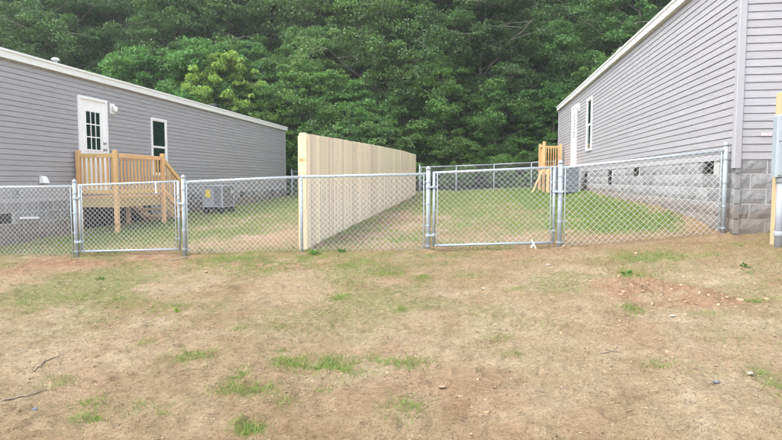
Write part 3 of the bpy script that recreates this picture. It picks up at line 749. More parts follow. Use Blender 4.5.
# ------------------------------------------------------------------ outdoor units
def outdoor_unit(x0, x1, y0, y1, zb, h, stand, label, near):
    D = empty('outdoor_unit', ((x0 + x1) / 2, (y0 + y1) / 2, zb - stand), label, 'air conditioner')
    o = D.location
    def P(mb, n, m, par=D, sm=False):
        mb.v = [(v[0] - o.x, v[1] - o.y, v[2] - o.z) for v in mb.v]; return mb.build(n, MAT[m], par, sm)
    m = MB(); m.box(x0 + .02, x1 - .02, y0 + .02, y1 - .02, zb, zb + h - .04); body = P(m, 'cabinet', 'acgrey')
    m = MB(); m.bev(x0 - .01, x1 + .01, y0 - .01, y1 + .01, zb + h - .038, zb + h, .015); lid = P(m, 'lid', 'acgrey')
    m = MB()
    for k in range(5):
        r = .08 + k * .07; m.tube([((x0 + x1) / 2 + r * math.cos(t * .3142), (y0 + y1) / 2 + r * math.sin(t * .3142), zb + h + .02) for t in range(21)], .005, 4)
    for k in range(8):
        a = k * math.pi / 4; m.tube([((x0 + x1) / 2 + .05 * math.cos(a), (y0 + y1) / 2 + .05 * math.sin(a), zb + h + .02), ((x0 + x1) / 2 + .38 * math.cos(a), (y0 + y1) / 2 + .38 * math.sin(a), zb + h + .005)], .005, 4)
    P(m, 'fan_guard', 'grille')
    for cx, cy in ((x0, y0), (x1, y0), (x0, y1), (x1, y1)):
        a = cx if cx == x0 else cx - .05; b = cy if cy == y0 else cy - .05
        m = MB(); m.box(a, a + .05, b, b + .05, zb - .005, zb + h - .04); P(m, 'corner_panel', 'acgrey')
    # louvred faces : near face has a solid half, the yard face is all louvres
    nl = 14
    for (face) in ('near', 'yard'):
        m = MB()
        for k in range(nl):
            z = zb + .06 + k * (h - .14) / (nl - 1)
            if face == 'near': a = x0 + (.36 if near else .06); m.bar((a, y0 + .008, z), (x1 - .06, y0 + .008, z), .03, .008, (0, .6, 1))
            else:
                xx = (x1 - .008) if near else (x0 + .008); m.bar((xx, y0 + .06, z), (xx, y1 - .06, z), .03, .008, (.6 if near else -.6, 0, 1))
        P(m, 'louver_panel', 'grille')
    if near:
        m = MB(); m.box(x0 + .10, x0 + .24, y0 - .0035, y0 + .0195, zb + h * .45, zb + h * .78); P(m, 'warning_label', 'yellow')
        m = MB(); m.box(x1 - .022, x1 + .003, y1 - .22, y1 - .13, zb + h * .6, zb + h * .76); P(m, 'rating_plate', 'white')
    for cx, cy in ((x0 + .08, y0 + .08), (x1 - .08, y0 + .08), (x0 + .08, y1 - .08), (x1 - .08, y1 - .08)):
        m = MB(); m.box(cx - .06, cx + .06, cy - .06, cy + .06, zb - stand - .05, zb); P(m, 'foot', 'dark')
    m = MB(); m.box(x0 - .02, x1 + .02, y0 - .02, y1 + .02, zb - .07, zb - .012); P(m, 'stand', 'dark')
g1 = gz(-7.6, 16.5); outdoor_unit(-8.05, -7.42, 16.05, 16.9, g1 + .21, .66, .21, 'grey outdoor unit with yellow label on black feet past the wooden steps', True)
g2 = gz(2.8, 19.2); outdoor_unit(2.38, 3.2, 18.7, 19.5, g2 + .12, .80, .12, 'grey outdoor unit standing on grass in front of the raised porch', False)

# ------------------------------------------------------------------ wooden privacy fence
def wood_fence():
    X, ya, yb = -2.63, 8.66, 24.75
    D = empty('privacy_fence', (X, ya, gz(X, ya)), 'pale new wooden privacy fence of vertical boards between the two yards', 'fence')
    o = D.location
    w = .1397; n = int((yb - ya) / w)
    pm = []
    for v in range(5):
        m = MB(); r_ = random.Random(40 + v); hh = 1.79 + r_.uniform(-.004, .004); t = .016; hw = w / 2 - .0004
        c = .003
        m.add([(-t, -hw, 0), (-t, hw, 0), (-t, hw, hh - c), (-t, hw - c, hh), (-t, -hw + c, hh), (-t, -hw, hh - c),
               (0, -hw, 0), (0, hw, 0), (0, hw, hh - c), (0, hw - c, hh), (0, -hw + c, hh), (0, -hw, hh - c)],
              [(0, 1, 2, 3, 4, 5), (11, 10, 9, 8, 7, 6)] + [(i + 6, (i + 1) % 6 + 6, (i + 1) % 6, i) for i in range(6)])
        pm.append(m.mesh('picket', MAT['picket']))
    def top(y): return float(base_ground(np.array([X]), np.array([y]))[0]) + (-.085 * (y - 20.5) / 4.2 if y > 20.5 else 0)
    zs = []
    for i in range(n):
        y = ya + (i + .5) * w; z = top(y) - .0
        p = put('picket', random.choice(pm), D); p.location = (X - o.x + .028 + random.uniform(-.002, .002), y - o.y, z + .01 - o.z + random.uniform(-.003, .003))
        p.rotation_euler = (random.uniform(-.004, .004), 0, random.uniform(-.02, .02))
    # rails and posts on the far side, end post facing the front fence
    npost = 8
    for i in range(npost):
        y = ya + .045 + i * (yb - ya - .09) / (npost - 1); z = top(y)
        m = MB(); m.bev(-.045, .045, -.045, .045, -.1, 1.77, .01); q = m.build('post', MAT['fpost'], D); q.location = (X - .08 - o.x, y - o.y, z - o.z)
        if i < npost - 1:
            y2 = ya + .045 + (i + 1) * (yb - ya - .09) / (npost - 1)
            for hz in (.3, .95, 1.6): beam(D, 'rail', (X - .016, y, z + hz), (X - .016, y2, top(y2) + hz), .038, .085, 'fpost')
    # end board, wide pale board that closes the fence towards the front
    z = top(ya); m = MB(); m.bev(-.095, .030, -.035, -.012, -.02, 1.815, .012); q = m.build('end_board', MAT['fpost'], D); q.location = (X - o.x, ya - .004 - o.y, z - o.z)
    m = MB()
    for dx, dz in ((-.085, .55), (-.02, .6), (-.085, 1.15), (-.02, 1.2)):
        m.tube([(X + dx, ya - .048, z + dz), (X + dx, ya - .036, z + dz)], .006, 6)
    m.v = [(v[0] - o.x, v[1] - o.y, v[2] - o.z) for v in m.v]; m.build('nail', MAT['dark'], D)
wood_fence()

# ------------------------------------------------------------------ chain link
def chain_mesh(p0, p1, h0, h1, zlo=.03, r=.0018, pitch=.041, sides=4, y=0.):
    """woven zigzag wires between two base points; h = height of the cloth top above each base"""
    p0 = Vector(p0); p1 = Vector(p1); L = (Vector((p1.x, p1.y, 0)) - Vector((p0.x, p0.y, 0))).length
    nc = int(L / pitch); rows = int(round((max(h0, h1) - zlo) / pitch)); rows += rows % 2
    k = np.arange(nc - 0)[:, None]; j = np.arange(rows + 1)[None]
    col = np.where(k % 2 == 0, k + (j % 2), k + 1 - (j % 2))
    f = np.clip(col / nc, 0, 1)
    bx = p0.x + (p1.x - p0.x) * f; by = p0.y + (p1.y - p0.y) * f; bz = p0.z + (p1.z - p0.z) * f
    hh = h0 + (h1 - h0) * f
    jit = rng.uniform(-.0025, .0025, col.shape)
    pz = bz + zlo + (hh - zlo) * (j / rows) + jit; sd = np.where((k + j) % 2 == 0, .0025, -.0025)
    dx, dy = (p1.x - p0.x) / L, (p1.y - p0.y) / L
    P = np.stack([bx - dy * sd + dx * rng.uniform(-.002, .002, col.shape), by + dx * sd, pz], -1)
    A = P[:, :-1].reshape(-1, 3); B = P[:, 1:].reshape(-1, 3); d = B - A; d /= np.linalg.norm(d, axis=1)[:, None]
    nrm = np.tile(np.array([[-dy, dx, 0]]), (len(A), 1)); s = np.cross(d, nrm)
    ring = []
    for q in range(sides):
        t = 2 * math.pi * (q + .5) / sides; ring.append((nrm * math.cos(t) + s * math.sin(t)) * r)
    V = np.stack([A + c for c in ring] + [B + c for c in ring], 1).reshape(-1, 3)
    base = (np.arange(len(A)) * sides * 2)[:, None]
    F = np.concatenate([base + np.array([[q, (q + 1) % sides, sides + (q + 1) % sides, sides + q]]) for q in range(sides)])
    return V, F
def cloth(parent, *a, **k):
    V, F = chain_mesh(*a, **k); V = V - np.array(parent.location)[None]
    o = put('wire_mesh', np_mesh('wire_mesh', V, F, MAT['wire']), parent); o['kind'] = 'stuff'; return o
def pole(parent, name, x, y, z0, z1, r, cap=True, mat='zinc'):
    m = MB(); m.tube([(0, 0, -.1), (0, 0, z1 - z0)], r, 14); o = m.build(name, MAT[mat], parent, True); o.location = Vector((x, y, z0)) - parent.location
    if cap:
        c = MB(); c.lathe((0, 0, z1 - z0 - .012), [(r + .004, 0), (r + .005, .02), (r * .9, .036), (r * .45, .05), (.004, .056)], 14); c.build('cap', MAT['zinc'], o, True)
    return o
def bands(post, h, r, side, hs):
    """tension bands with a bolt ear towards the mesh"""
    for z in hs:
        c = MB(); c.lathe((0, 0, z), [(r + .001, 0), (r + .005, .001), (r + .005, .022), (r + .001, .023)], 14)
        c.box(*sorted((side * r, side * (r + .045))), -.006, .006, z + .001, z + .022); c.tube([(side * (r + .028), -.02, z + .012), (side * (r + .028), .02, z + .012)], .006, 6)
        c.build('tension_band', MAT['zinc'], post)
def rail(parent, name, a, b, r):
    m = MB(); o = parent.location; m.tube([Vector(a) - o, Vector(b) - o], r, 10); return m.build(name, MAT['zinc'], parent, True)
PH = 1.22
def px_post(px):    # X on the fence line that falls in photo column px
    d = ray(px, 250); return d.x / d.y * FY
XP = {k: px_post(k) for k in (77, 185, 302, 428, 559, 722)}
def gb(x, y=FY): return float(base_ground(np.array([x]), np.array([y]))[0])
TP, LP = .033, .023
def fence_run(label, xs, ends, y=FY, wr=.0018, bandside=True, posth=PH, kinds=None):
    """xs: post positions; ends: (terminal?, terminal?)"""
    D = empty('chain_link_fence', ((xs[0] + xs[-1]) / 2, y, gb((xs[0] + xs[-1]) / 2, y)), label, 'fence')
    rt = posth - .075
    for i, x in enumerate(xs):
        term = (i == 0 and ends[0]) or (i == len(xs) - 1 and ends[1])
        z = gb(x, y)
        p = pole(D, 'post', x, y, z, z + (posth if term else rt - .01), TP if term else LP, term)
        if term: bands(p, posth, TP, 1 if i == 0 else -1, (.08, .38, .70, 1.02))
    for a, b in zip(xs[:-1], xs[1:]):
        za, zb_ = gb(a, y), gb(b, y)
        rail(D, 'top_rail', (a, y, za + rt), (b, y, zb_ + rt), .021)
        cloth(D, (a + .05, y - .026, za), (b - .05 if b == xs[-1] else b + .05, y - .026, zb_), rt + .03, rt + .03, r=wr)
    for i, sgn in ((0, 1), (-1, -1)):
        if ends[i]:
            x = xs[i] + sgn * (TP + .03); z = gb(x, y); rail(D, 'tension_bar', (x, y - .02, z + .03), (x, y - .02, z + rt - .01), .007)
    return D
fence_run('galvanised chain link run ending at the gate post beside the wooden porch', [XP[77] - 3.6, XP[77] - 1.9, XP[77]], (False, True))
fence_run('galvanised chain link run crossing the end of the wooden privacy fence', [XP[185], XP[302], XP[428]], (True, True))
fence_run('sloping chain link run climbing to the concrete block corner of the house', [XP[559], XP[722]], (True, True))
def gate(label, xa, xb, hinge):
    """hinge = -1 left post, +1 right post"""
    xm = (xa + xb) / 2; y = FY - .005
    D = empty('chain_link_gate', (xm, y, gb(xm)), label, 'gate')
    o = D.location; a, b = xa + .085, xb - .085; za, zb_ = gb(xa), gb(xb); sl = (zb_ - za) / (xb - xa)
    def Z(x): return za + sl * (x - xa)
    lo, hi = .09, PH - .06
    for x in (a, b):
        m = MB(); m.tube([(x - o.x, 0, Z(x) + lo - .015 - o.z), (x - o.x, 0, Z(x) + hi + .015 - o.z)], .021, 12); s = m.build('stile', MAT['zinc'], D, True)
    for h_ in (lo, hi): rail(D, 'frame_rail', (a, y, Z(a) + h_), (b, y, Z(b) + h_), .019)
    cloth(D, (a + .03, y - .022, Z(a)), (b - .03, y - .022, Z(b)), hi + .015, hi + .015, zlo=lo - .005)
    for x, s in ((a, 1), (b, -1)):
        rail(D, 'tension_bar', (x + s * .05, y - .016, Z(x) + lo), (x + s * .05, y - .016, Z(x) + hi), .007)
        for hh in (.25, .6, .95):
            c = MB(); c.lathe((x - o.x, 0, Z(x) + hh - o.z), [(.022, 0), (.026, .001), (.026, .02), (.022, .021)], 12); c.box(*sorted((x - o.x + s * .022, x - o.x + s * .06)), -.006, .006, Z(x) + hh - o.z + .001, Z(x) + hh - o.z + .02)
            c.build('tension_band', MAT['zinc'], D)
    hx, px, lx, qx = (a, xa, b, xb) if hinge < 0 else (b, xb, a, xa)
    for hh in (.22, .93):
        c = MB(); z = Z(hx) + hh - o.z
        c.lathe((px - o.x, .005, z), [(TP + .001, 0), (TP + .007, .002), (TP + .007, .045), (TP + .001, .047)], 12)
        c.lathe((hx - o.x, 0, z + .01), [(.022, 0), (.029, .002), (.029, .035), (.022, .037)], 12); c.bar((px - o.x, -.03, z + .024), (hx - o.x, -.025, z + .024), .02, .025)
        c.build('hinge', MAT['zinc'], D)
    c = MB(); z = Z(lx) + .80 - o.z
    c.lathe((lx - o.x, 0, z), [(.022, 0), (.028, .002), (.028, .04), (.022, .042)], 12)
    c.bar((lx - o.x, -.035, z + .02), (qx - o.x + (.04 if qx > lx else -.04), -.055, z + .02), .016, .03); c.bar((lx - o.x, .035, z + .02), (qx - o.x + (.04 if qx > lx else -.04), .06, z + .02), .016, .03)
    c.bar((lx - o.x, -.03, z + .02), (lx - o.x, -.03, z + .09), .016, .02)
    c.build('fork_latch', MAT['zinc'], D)
    return D, Z, lo, hi
gL = gate('chain link gate standing in front of the porch on wooden posts', XP[77], XP[185], -1)
gR = gate('wide chain link gate opening on the grassy yard between fence and grey house', XP[428], XP[559], -1)
# white ties on the gates
x = px_post(158.5); z = gL[1](x) + gL[3]; m = MB()
m.lathe((x, FY - .005, z - .012), [(.020, 0), (.023, .002), (.023, .022), (.020, .024)], 10); m.bar((x, FY - .03, z - .01), (x + .01, FY - .04, z - .17), .022, .003, (0, 1, 0)); tag(m.build('tie_strip', MAT['white']), 'white tie strip hanging from the top rail of the porch side gate', 'tie')
x = px_post(533); z = gR[1](x) + gR[2]; m = MB()
m.lathe((x, FY - .005, z - .012), [(.020, 0), (.023, .002), (.023, .022), (.020, .024)], 10)
m.bar((x - .025, FY - .03, z + .05), (x + .04, FY - .045, z - .08), .016, .003, (0, 1, 0)); m.bar((x + .005, FY - .034, z + .0), (x - .035, FY - .042, z - .06), .02, .003, (0, 1, 0))
tag(m.build('tie_strip', MAT['white']), 'white tie strip knotted on the bottom rail of the wide gate', 'tie')
# back fence, behind the yards
fence_run('distant chain link fence in front of the wood between privacy fence and porch', [-2.5, -.9, .72, 2.3, 3.3], (True, True), y=25.35, wr=.0012)
fence_run('distant chain link fence in the gap between low house and privacy fence', [-8.5, -6.6, -4.7, -2.85], (True, True), y=25.75, wr=.0012)

# ------------------------------------------------------------------ meter post
def meter():
    x, y = 3.545, 7.42; g = gz(x, y); D = empty('meter_post', (x, y, g), 'wooden post carrying a grey meter box before the end wall of the house', 'meter post')
    m = MB(); m.bev(-.045, .25, -.0, .09, -.1, 1.79, .008); m.build('post', MAT['mpost'], D)
    m = MB(); m.bev(-.115, .30, -.135, -.003, .80, 1.52, .018); b = m.build('meter_box', MAT['boxgrey'], D)
    m = MB(); m.bev(-.10, .285, -.15, -.136, .82, 1.20, .008); m.bev(-.10, .285, -.15, -.136, 1.215, 1.505, .008); m.build('cover', MAT['boxgrey'], b)
    m = MB(); m.box(-.055, .15, -.1525, -.1503, 1.31, 1.35); m.build('label_strip', MAT['blue'], b)
    m = MB(); m.box(-.055, .15, -.1525, -.1503, 1.25, 1.308); m.build('label_strip', MAT['white'], b)
    m = MB(); m.tube([(-.02, -.065, -.1), (-.02, -.065, .80)], .042, 14); c = m.build('conduit', MAT['acgrey'], D, True)
    for zc in (.73, .10):
        m = MB(); m.lathe((-.02, -.065, zc), [(.05, 0), (.055, .01), (.055, .05), (.05, .06)], 14); m.build('coupling', MAT['acgrey'], c, True)
    m = MB(); m.tube([(.13, -.065, -.1), (.13, -.065, .80)], .03, 12); m.build('conduit', MAT['acgrey'], D, True)
meter()

# ------------------------------------------------------------------ trees and shrubs
def leaf_cloud(cent, rad, flat, nleaf, size, r, droop=.55):
    """folded diamond leaves around cluster centres"""
    n = len(cent) * nleaf
    c = np.repeat(cent, nleaf, 0); rr = np.repeat(rad, nleaf)
    d = r.normal(size=(n, 3)); d /= np.linalg.norm(d, axis=1)[:, None]
    q = r.uniform(.15, 1, n) ** .5
    off = d * (q * rr)[:, None]; off[:, 2] *= flat; off[:, 2] -= (off[:, 0] ** 2 + off[:, 1] ** 2) / np.maximum(rr, .1) * .25
    p = c + off
    nrm = np.stack([off[:, 0] * .5, off[:, 1] * .5, np.full(n, 1.) * rr * .8], 1) + r.normal(size=(n, 3)) * (droop * rr)[:, None]
    nrm /= np.linalg.norm(nrm, axis=1)[:, None]
    a = np.cross(nrm, r.normal(size=(n, 3))); a /= np.linalg.norm(a, axis=1)[:, None]; b = np.cross(nrm, a)
    L = size * r.uniform(.6, 1.3, n); Wd = L * r.uniform(.42, .6, n)
    v0 = p - a * (L / 2)[:, None]; v1 = p + b * (Wd / 2)[:, None] - nrm * (L * .08)[:, None]; v2 = p + a * (L / 2)[:, None] - nrm * (L * .15)[:, None]; v3 = p - b * (Wd / 2)[:, None] - nrm * (L * .08)[:, None]
    V = np.stack([v0, v1, v2, v3], 1).reshape(-1, 3); base = (np.arange(n) * 4)[:, None]
    F = np.concatenate([base + np.array([[0, 1, 2]]), base + np.array([[0, 2, 3]])])
    return V, F
def make_tree(seed, Ht, Rc, clear, mat, nlimb=16, nleaf=190, size=.19, crad=.8, stems=1):
    r = np.random.default_rng(seed); mb = MB(); cents = []; rads = []
    for s in range(stems):
        a0 = r.uniform(0, 6.28); lean = r.uniform(.0, .05) if stems == 1 else r.uniform(.15, .45)
        npt = 9; pts = []; x = y = 0.
        for i in range(npt):
            t = i / (npt - 1); pts.append((x, y, Ht * .9 * t * (1 if stems == 1 else r.uniform(.9, 1)))); x += (math.cos(a0) * lean * Ht / npt + r.normal() * .02 * Ht * .25); y += (math.sin(a0) * lean * Ht / npt + r.normal() * .02 * Ht * .25)
        r0 = Ht * .0135 / stems ** .4; rs = [max(.015, r0 * (1.25 if i == 0 else 1) * (1 - .88 * i / (npt - 1))) for i in range(npt)]
        mb.tube(pts, rs, 7)
        for k in range(nlimb // stems):
            t = clear + (1 - clear) * ((k + r.uniform(0, .9)) / (nlimb // stems)); f = t * (npt - 1); i = min(int(f), npt - 2); q = f - i
            o = Vector(pts[i]).lerp(Vector(pts[i + 1]), q)
            env = math.sin(math.pi * min(1, (t - clear) / (1 - clear) * .78 + .2)) ** .7
            ln = Rc * max(.25, env) * r.uniform(.7, 1.15); az = k * 2.4 + r.uniform(-.5, .5); up = .25 + .55 * t
            d = Vector((math.cos(az), math.sin(az), up)); lp = [o]; 
            for j in range(1, 5):
                d = (d + Vector((r.normal() * .12, r.normal() * .12, r.normal() * .08 - .03))).normalized(); lp.append(lp[-1] + d * ln / 4)
            lr = max(.012, rs[i] * .45); mb.tube(lp, [lr * (1 - .8 * j / 4) for j in range(5)], 5, False)
            for j in (1.6, 2.4, 3.2, 4):
                b = lp[int(j)].lerp(lp[min(4, int(j) + 1)], j % 1)
                for w in range(2 + (j > 2)):
                    c = b + Vector((r.normal(), r.normal(), r.normal() * .45 + .15)) * (ln * .2 + .15)
                    mb.tube([b, (b + c) / 2 + Vector((0, 0, .05)), c], [lr * .3, lr * .2, lr * .08], 3, False)
                    cents.append(c); rads.append(crad * r.uniform(.45, 1.45) * (1 - .25 * t))
        cents.append(Vector(pts[-1])); rads.append(crad)
    V, F = leaf_cloud(np.array([tuple(c) for c in cents]), np.array(rads), .38, nleaf, size, r, 1.0)
    return mb.mesh('trunk', MAT['bark'], True), np_mesh('crown', V, F, MAT[mat])
protos = {
    'a': make_tree(1, 15, 4.2, .20, 'leafA', 42, 200, .165, .85), 'b': make_tree(2, 17, 4.6, .22, 'leafA', 46, 190, .17, .9),
    'c': make_tree(3, 14, 4.0, .12, 'leafB', 42, 200, .16, .85), 'd': make_tree(5, 16, 3.4, .42, 'leafB', 34, 190, .17, .82),
    'e': make_tree(7, 7, 2.4, .06, 'leafD', 36, 130, .13, .55), 'f': make_tree(8, 6, 2.0, .10, 'leafC', 26, 90, .15, .36),
    'g': make_tree(9, 3.2, 1.5, .02, 'leafD', 16, 190, .12, .5, 3), 'h': make_tree(10, 3.6, 1.7, .02, 'leafB', 18, 190, .13, .55, 3)}
def plant(name, kind, x, y, sc, label, cat, group=None, sz=1., dz=0.):
    t, c = protos[kind]
    D = empty(name, (x, y, gz(x, y) - .05 + dz), label, cat, group); D.rotation_euler = (0, 0, random.uniform(0, 6.28)); D.scale = (sc, sc, sc * sz)
    put('trunk', t, D); put('crown', c, D)
    return D
random.seed(31)
TG = 'tall trees of the wood behind the yards'; 
def row(y, xs0, xs1, step, kinds, s0, s1, name, label, cat, group):
    x = xs0
    while x < xs1:
        kd = random.choice(kinds)
        plant(name, kd, x + random.uniform(-.3, .3) * step, y + random.uniform(-.9, .9), random.uniform(s0, s1), label % {'a': 'dark green', 'b': 'deep green', 'c': 'mid green', 'd': 'open crowned green', 'e': 'slender', 'g': 'bright green bushy', 'h': 'dull green bushy'}[kd], cat, group, random.uniform(.9, 1.15)); x += step * random.uniform(.85, 1.15)
row(31.4, -34, 18, 3.5, 'abcc', .62, .88, 'broadleaf_tree', 'tall %s broadleaf tree in the front rank of the wood', 'tree', TG)
row(36.5, -40, 22, 4.2, 'abcd', .85, 1.1, 'broadleaf_tree', 'tall %s broadleaf tree behind the front rank of the wood', 'tree', TG)
row(43.5, -46, 26, 5.0, 'abd', 1.0, 1.25, 'broadleaf_tree', 'tall %s broadleaf tree deep in the wood on the slope', 'tree', TG)
row(52, -54, 30, 5.6, 'abd', 1.15, 1.4, 'broadleaf_tree', 'tall %s broadleaf tree high on the wooded slope', 'tree', TG)
row(62, -62, 36, 7, 'abd', 1.3, 1.6, 'broadleaf_tree', 'tall %s broadleaf tree on the crest of the wooded slope', 'tree', TG)
row(28.6, -24, 12, 2.6, 'eeeg', .6, 1.15, 'young_tree', '%s young tree along the front edge of the wood', 'tree', 'young trees at the edge of the wood')
row(27.4, -9.5, 6, 1.9, 'ghg', .45, .95, 'shrub', 'low %s shrub along the edge of the wood behind the back fence', 'shrub', 'shrubs at the edge of the wood')
plant('young_tree', 'f', -12.7, 27.6, .95, 'yellow green sapling rising above the roof of the low mobile home', 'tree', None, 1.3)
plant('young_tree', 'e', -17.0, 27.8, 1.1, 'rounded light green tree showing over the roof near the white roof cap', 'tree')
plant('young_tree', 'e', -8.6, 29.0, .95, 'light green young tree rising behind the near end of the wooden fence', 'tree')

# ------------------------------------------------------------------ ground cover
def blades(x, y, h, w, mat, name, label, cat, lean=.5):
    n = len(x); z = ground(x, y); a = rng.uniform(0, 2 * np.pi, n); l = rng.uniform(.1, lean, n) * h; b = rng.uniform(0, 2 * np.pi, n)
    px, py = np.cos(a) * w / 2, np.sin(a) * w / 2
    base = np.stack([x, y, z - .006], 1); s = np.stack([px, py, np.zeros(n)], 1)
    tip = base + np.stack([np.cos(b) * l, np.sin(b) * l, h], 1); mid = base + np.stack([np.cos(b) * l * .3, np.sin(b) * l * .3, h * .55], 1)
    V = np.stack([base - s, base + s, mid - s * .75, mid + s * .75, tip], 1).reshape(-1, 3); q = (np.arange(n) * 5)[:, None]
    F = np.concatenate([q + np.array([[0, 1, 3]]), q + np.array([[0, 3, 2]]), q + np.array([[2, 3, 4]])])
    o = put(name, np_mesh(name, V, F, mat)); o['kind'] = 'stuff'; tag(o, label, cat); return o
def sample(n, x0, x1, y0, y1, dens):
    x = rng.uniform(x0, x1, n); y = rng.uniform(y0, y1, n); k = rng.uniform(0, 1, n) < dens(x, y); return x[k], y[k]
def not_built(x, y):
    return ~((x > 3.36) & (y > 8.28) & (x < 8.4)) & ~((x < LX + .03) & (y > 8.25))
# front yard tufts
xs_, ys_ = [], []
for a, b, wx, wy, st in _pp:
    k = int(9000 * st * min(1.5, wx * wy * 4 + .05)); 
    x = a + rng.normal(0, wx * .75, k); y = b + rng.normal(0, wy * .85, k)
    m = rng.uniform(0, 1, k) < sstep(.36, .62, fbm(x * 5, y * 5, 5) * .5 + fbm(x * 13, y * 13, 25, 2) * .5); xs_.append(x[m]); ys_.append(y[m])
x = np.concatenate(xs_); y = np.concatenate(ys_); k = y < 9.2; x, y = x[k], y[k]
xs_, ys_ = [x], [y]
for q in range(170):
    a, b = rng.uniform(-6.5, 5), rng.uniform(3, 8.6); 
    if rng.uniform() > .15 + 1.3 * float(fbm(np.array([a * .8]), np.array([b * .8]), 15)[0] > .47): continue
    k = int(rng.uniform(15, 170)); rr = rng.uniform(.02, .14); xs_.append(a + rng.normal(0, rr * 1.5, k)); ys_.append(b + rng.normal(0, rr, k))
x = np.concatenate(xs_); y = np.concatenate(ys_)
dry = rng.uniform(0, 1, len(x)) < .22
blades(x[dry], y[dry], rng.uniform(.012, .05, dry.sum()), rng.uniform(.002, .004, dry.sum()), MAT['grassY'], 'dry_grass', 'yellowed blades standing among the green tufts of the front soil', 'grass', 2.0)
x, y = x[~dry], y[~dry]
blades(x, y, rng.uniform(.012, .042, len(x)), rng.uniform(.002, .0045, len(x)), MAT['grassG'], 'grass_tufts', 'fresh green grass tufts scattered over the bare front soil', 'grass', 1.8)
x, y = sample(110000, -7, 6, 2.2, 8.9, lambda x, y: (.03 + .75 * sstep(.50, .70, fbm(x * 1.1, y * 1.1, 15) * .6 + fbm(x * 5, y * 5, 16) * .4)) * np.clip(.35 + (y - 2.5) * .11, 0, 1))
blades(x, y, rng.uniform(.008, .03, len(x)), rng.uniform(.002, .0045, len(x)), MAT['grassY'], 'thin_grass', 'thin yellowing grass growing through the bare front soil', 'grass', 1.4)
x, y = sample(330000, -9, 3.4, 8.6, 26.5, lambda x, y: grass_mask(x, y) ** 1.3 * not_built(x, y))
nn = len(x); f = rng.uniform(0, 1, nn) < .5 + .4 * (x > 1.2)
blades(x[f], y[f], rng.uniform(.02, .075, f.sum()), rng.uniform(.006, .014, f.sum()), MAT['grassG'], 'yard_grass', 'green grass covering the yards behind the chain link fence', 'grass', .9)
blades(x[~f], y[~f], rng.uniform(.02, .06, (~f).sum()), rng.uniform(.006, .012, (~f).sum()), MAT['grassY'], 'yard_grass', 'yellowing grass mixed into the yards behind the chain link fence', 'grass', 1.0)
# straw
def straws(n, dens, name, label, mat, l0, l1, w0, w1, box=(-7, 6, 2.2, 9.2)):
    x, y = sample(n, *box, dens); n = len(x); z = ground(x, y) + rng.uniform(.002, .008, n); a = rng.uniform(0, 6.28, n); L = rng.uniform(l0, l1, n) / 2; w = rng.uniform(w0, w1, n) / 2
    c, s = np.cos(a), np.sin(a); up = rng.uniform(-.3, .3, n) * L
    p = np.stack([x, y, z], 1); d = np.stack([c * L, s * L, up], 1); q = np.stack([-s * w, c * w, np.zeros(n)], 1)
    V = np.stack([p - d - q, p - d + q, p + d + q, p + d - q], 1).reshape(-1, 3); F = (np.arange(n) * 4)[:, None] + np.array([[0, 1, 2, 3]])
    o = put(name, np_mesh(name, V, F, mat)); o['kind'] = 'stuff'; tag(o, label, 'straw' if 'straw' in name else 'debris')
straws(15000, lambda x, y: .1 + .9 * sstep(.45, .7, fbm(x * 1.3, y * 1.3, 61)), 'straw', 'broken dry straw strewn thinly over the front soil', MAT['straw'], .01, .045, .0012, .003)
straws(9000, lambda x, y: .3 + .7 * sstep(.5, .7, fbm(x * 2, y * 2, 64)), 'bark_debris', 'dark bits of bark and dead leaves scattered on the front soil', MAT['debris'], .006, .028, .003, .009)
# clods
def clods(n, dens, name, label, mat, r0, r1, box=(-7, 6, 2.2, 9.3)):
    x, y = sample(n, *box, dens); n = len(x)
    ico = np.array([(0, 0, 1), (.89, 0, .45), (.28, .85, .45), (-.72, .53, .45), (-.72, -.53, .45), (.28, -.85, .45), (.72, .53, -.45), (-.28, .85, -.45), (-.89, 0, -.45), (-.28, -.85, -.45), (.72, -.53, -.45), (0, 0, -1)])
    tri = np.array([(0, 1, 2), (0, 2, 3), (0, 3, 4), (0, 4, 5), (0, 5, 1), (1, 6, 2), (2, 7, 3), (3, 8, 4), (4, 9, 5), (5, 10, 1), (2, 6, 7), (3, 7, 8), (4, 8, 9), (5, 9, 10), (1, 10, 6), (11, 7, 6), (11, 8, 7), (11, 9, 8), (11, 10, 9), (11, 6, 10)])
    r = r0 + (r1 - r0) * rng.uniform(0, 1, n) ** 3.5
    V = (ico[None] * rng.uniform(.55, 1.25, (n, 12, 1)) + rng.normal(0, .22, (n, 12, 3))) * np.stack([r * rng.uniform(.7, 1.4, n), r * rng.uniform(.7, 1.4, n), r * rng.uniform(.5, .8, n)], 1)[:, None]
    V = V + np.stack([x, y, ground(x, y) + r * .12], 1)[:, None]
    F = ((np.arange(n) * 12)[:, None, None] + tri[None]).reshape(-1, 3)
    o = put(name, np_mesh(name, V.reshape(-1, 3), F, mat)); o['kind'] = 'stuff'; tag(o, label, 'soil')
clods(60000, lambda x, y: .12 + .88 * sstep(.45, .68, fbm(x * 1.7, y * 1.7, 71)), 'soil_crumbs', 'crumbs and small clods of dry brown soil over the front yard', MAT['clod'], .002, .010)
clods(26000, lambda x, y: np.clip(clod(x, y) * 1.0 + .12 * clay_mask(x, y), 0, 1), 'clay_clods', 'loose reddish clay clods heaped before the sloping fence', MAT['clay'], .004, .024)
clods(800, lambda x, y: .25 + .75 * sstep(.5, .65, fbm(x * 2.2, y * 2.2, 75)), 'pale_pebbles', 'pale little pebbles scattered over the front soil', MAT['stone'], .002, .009)

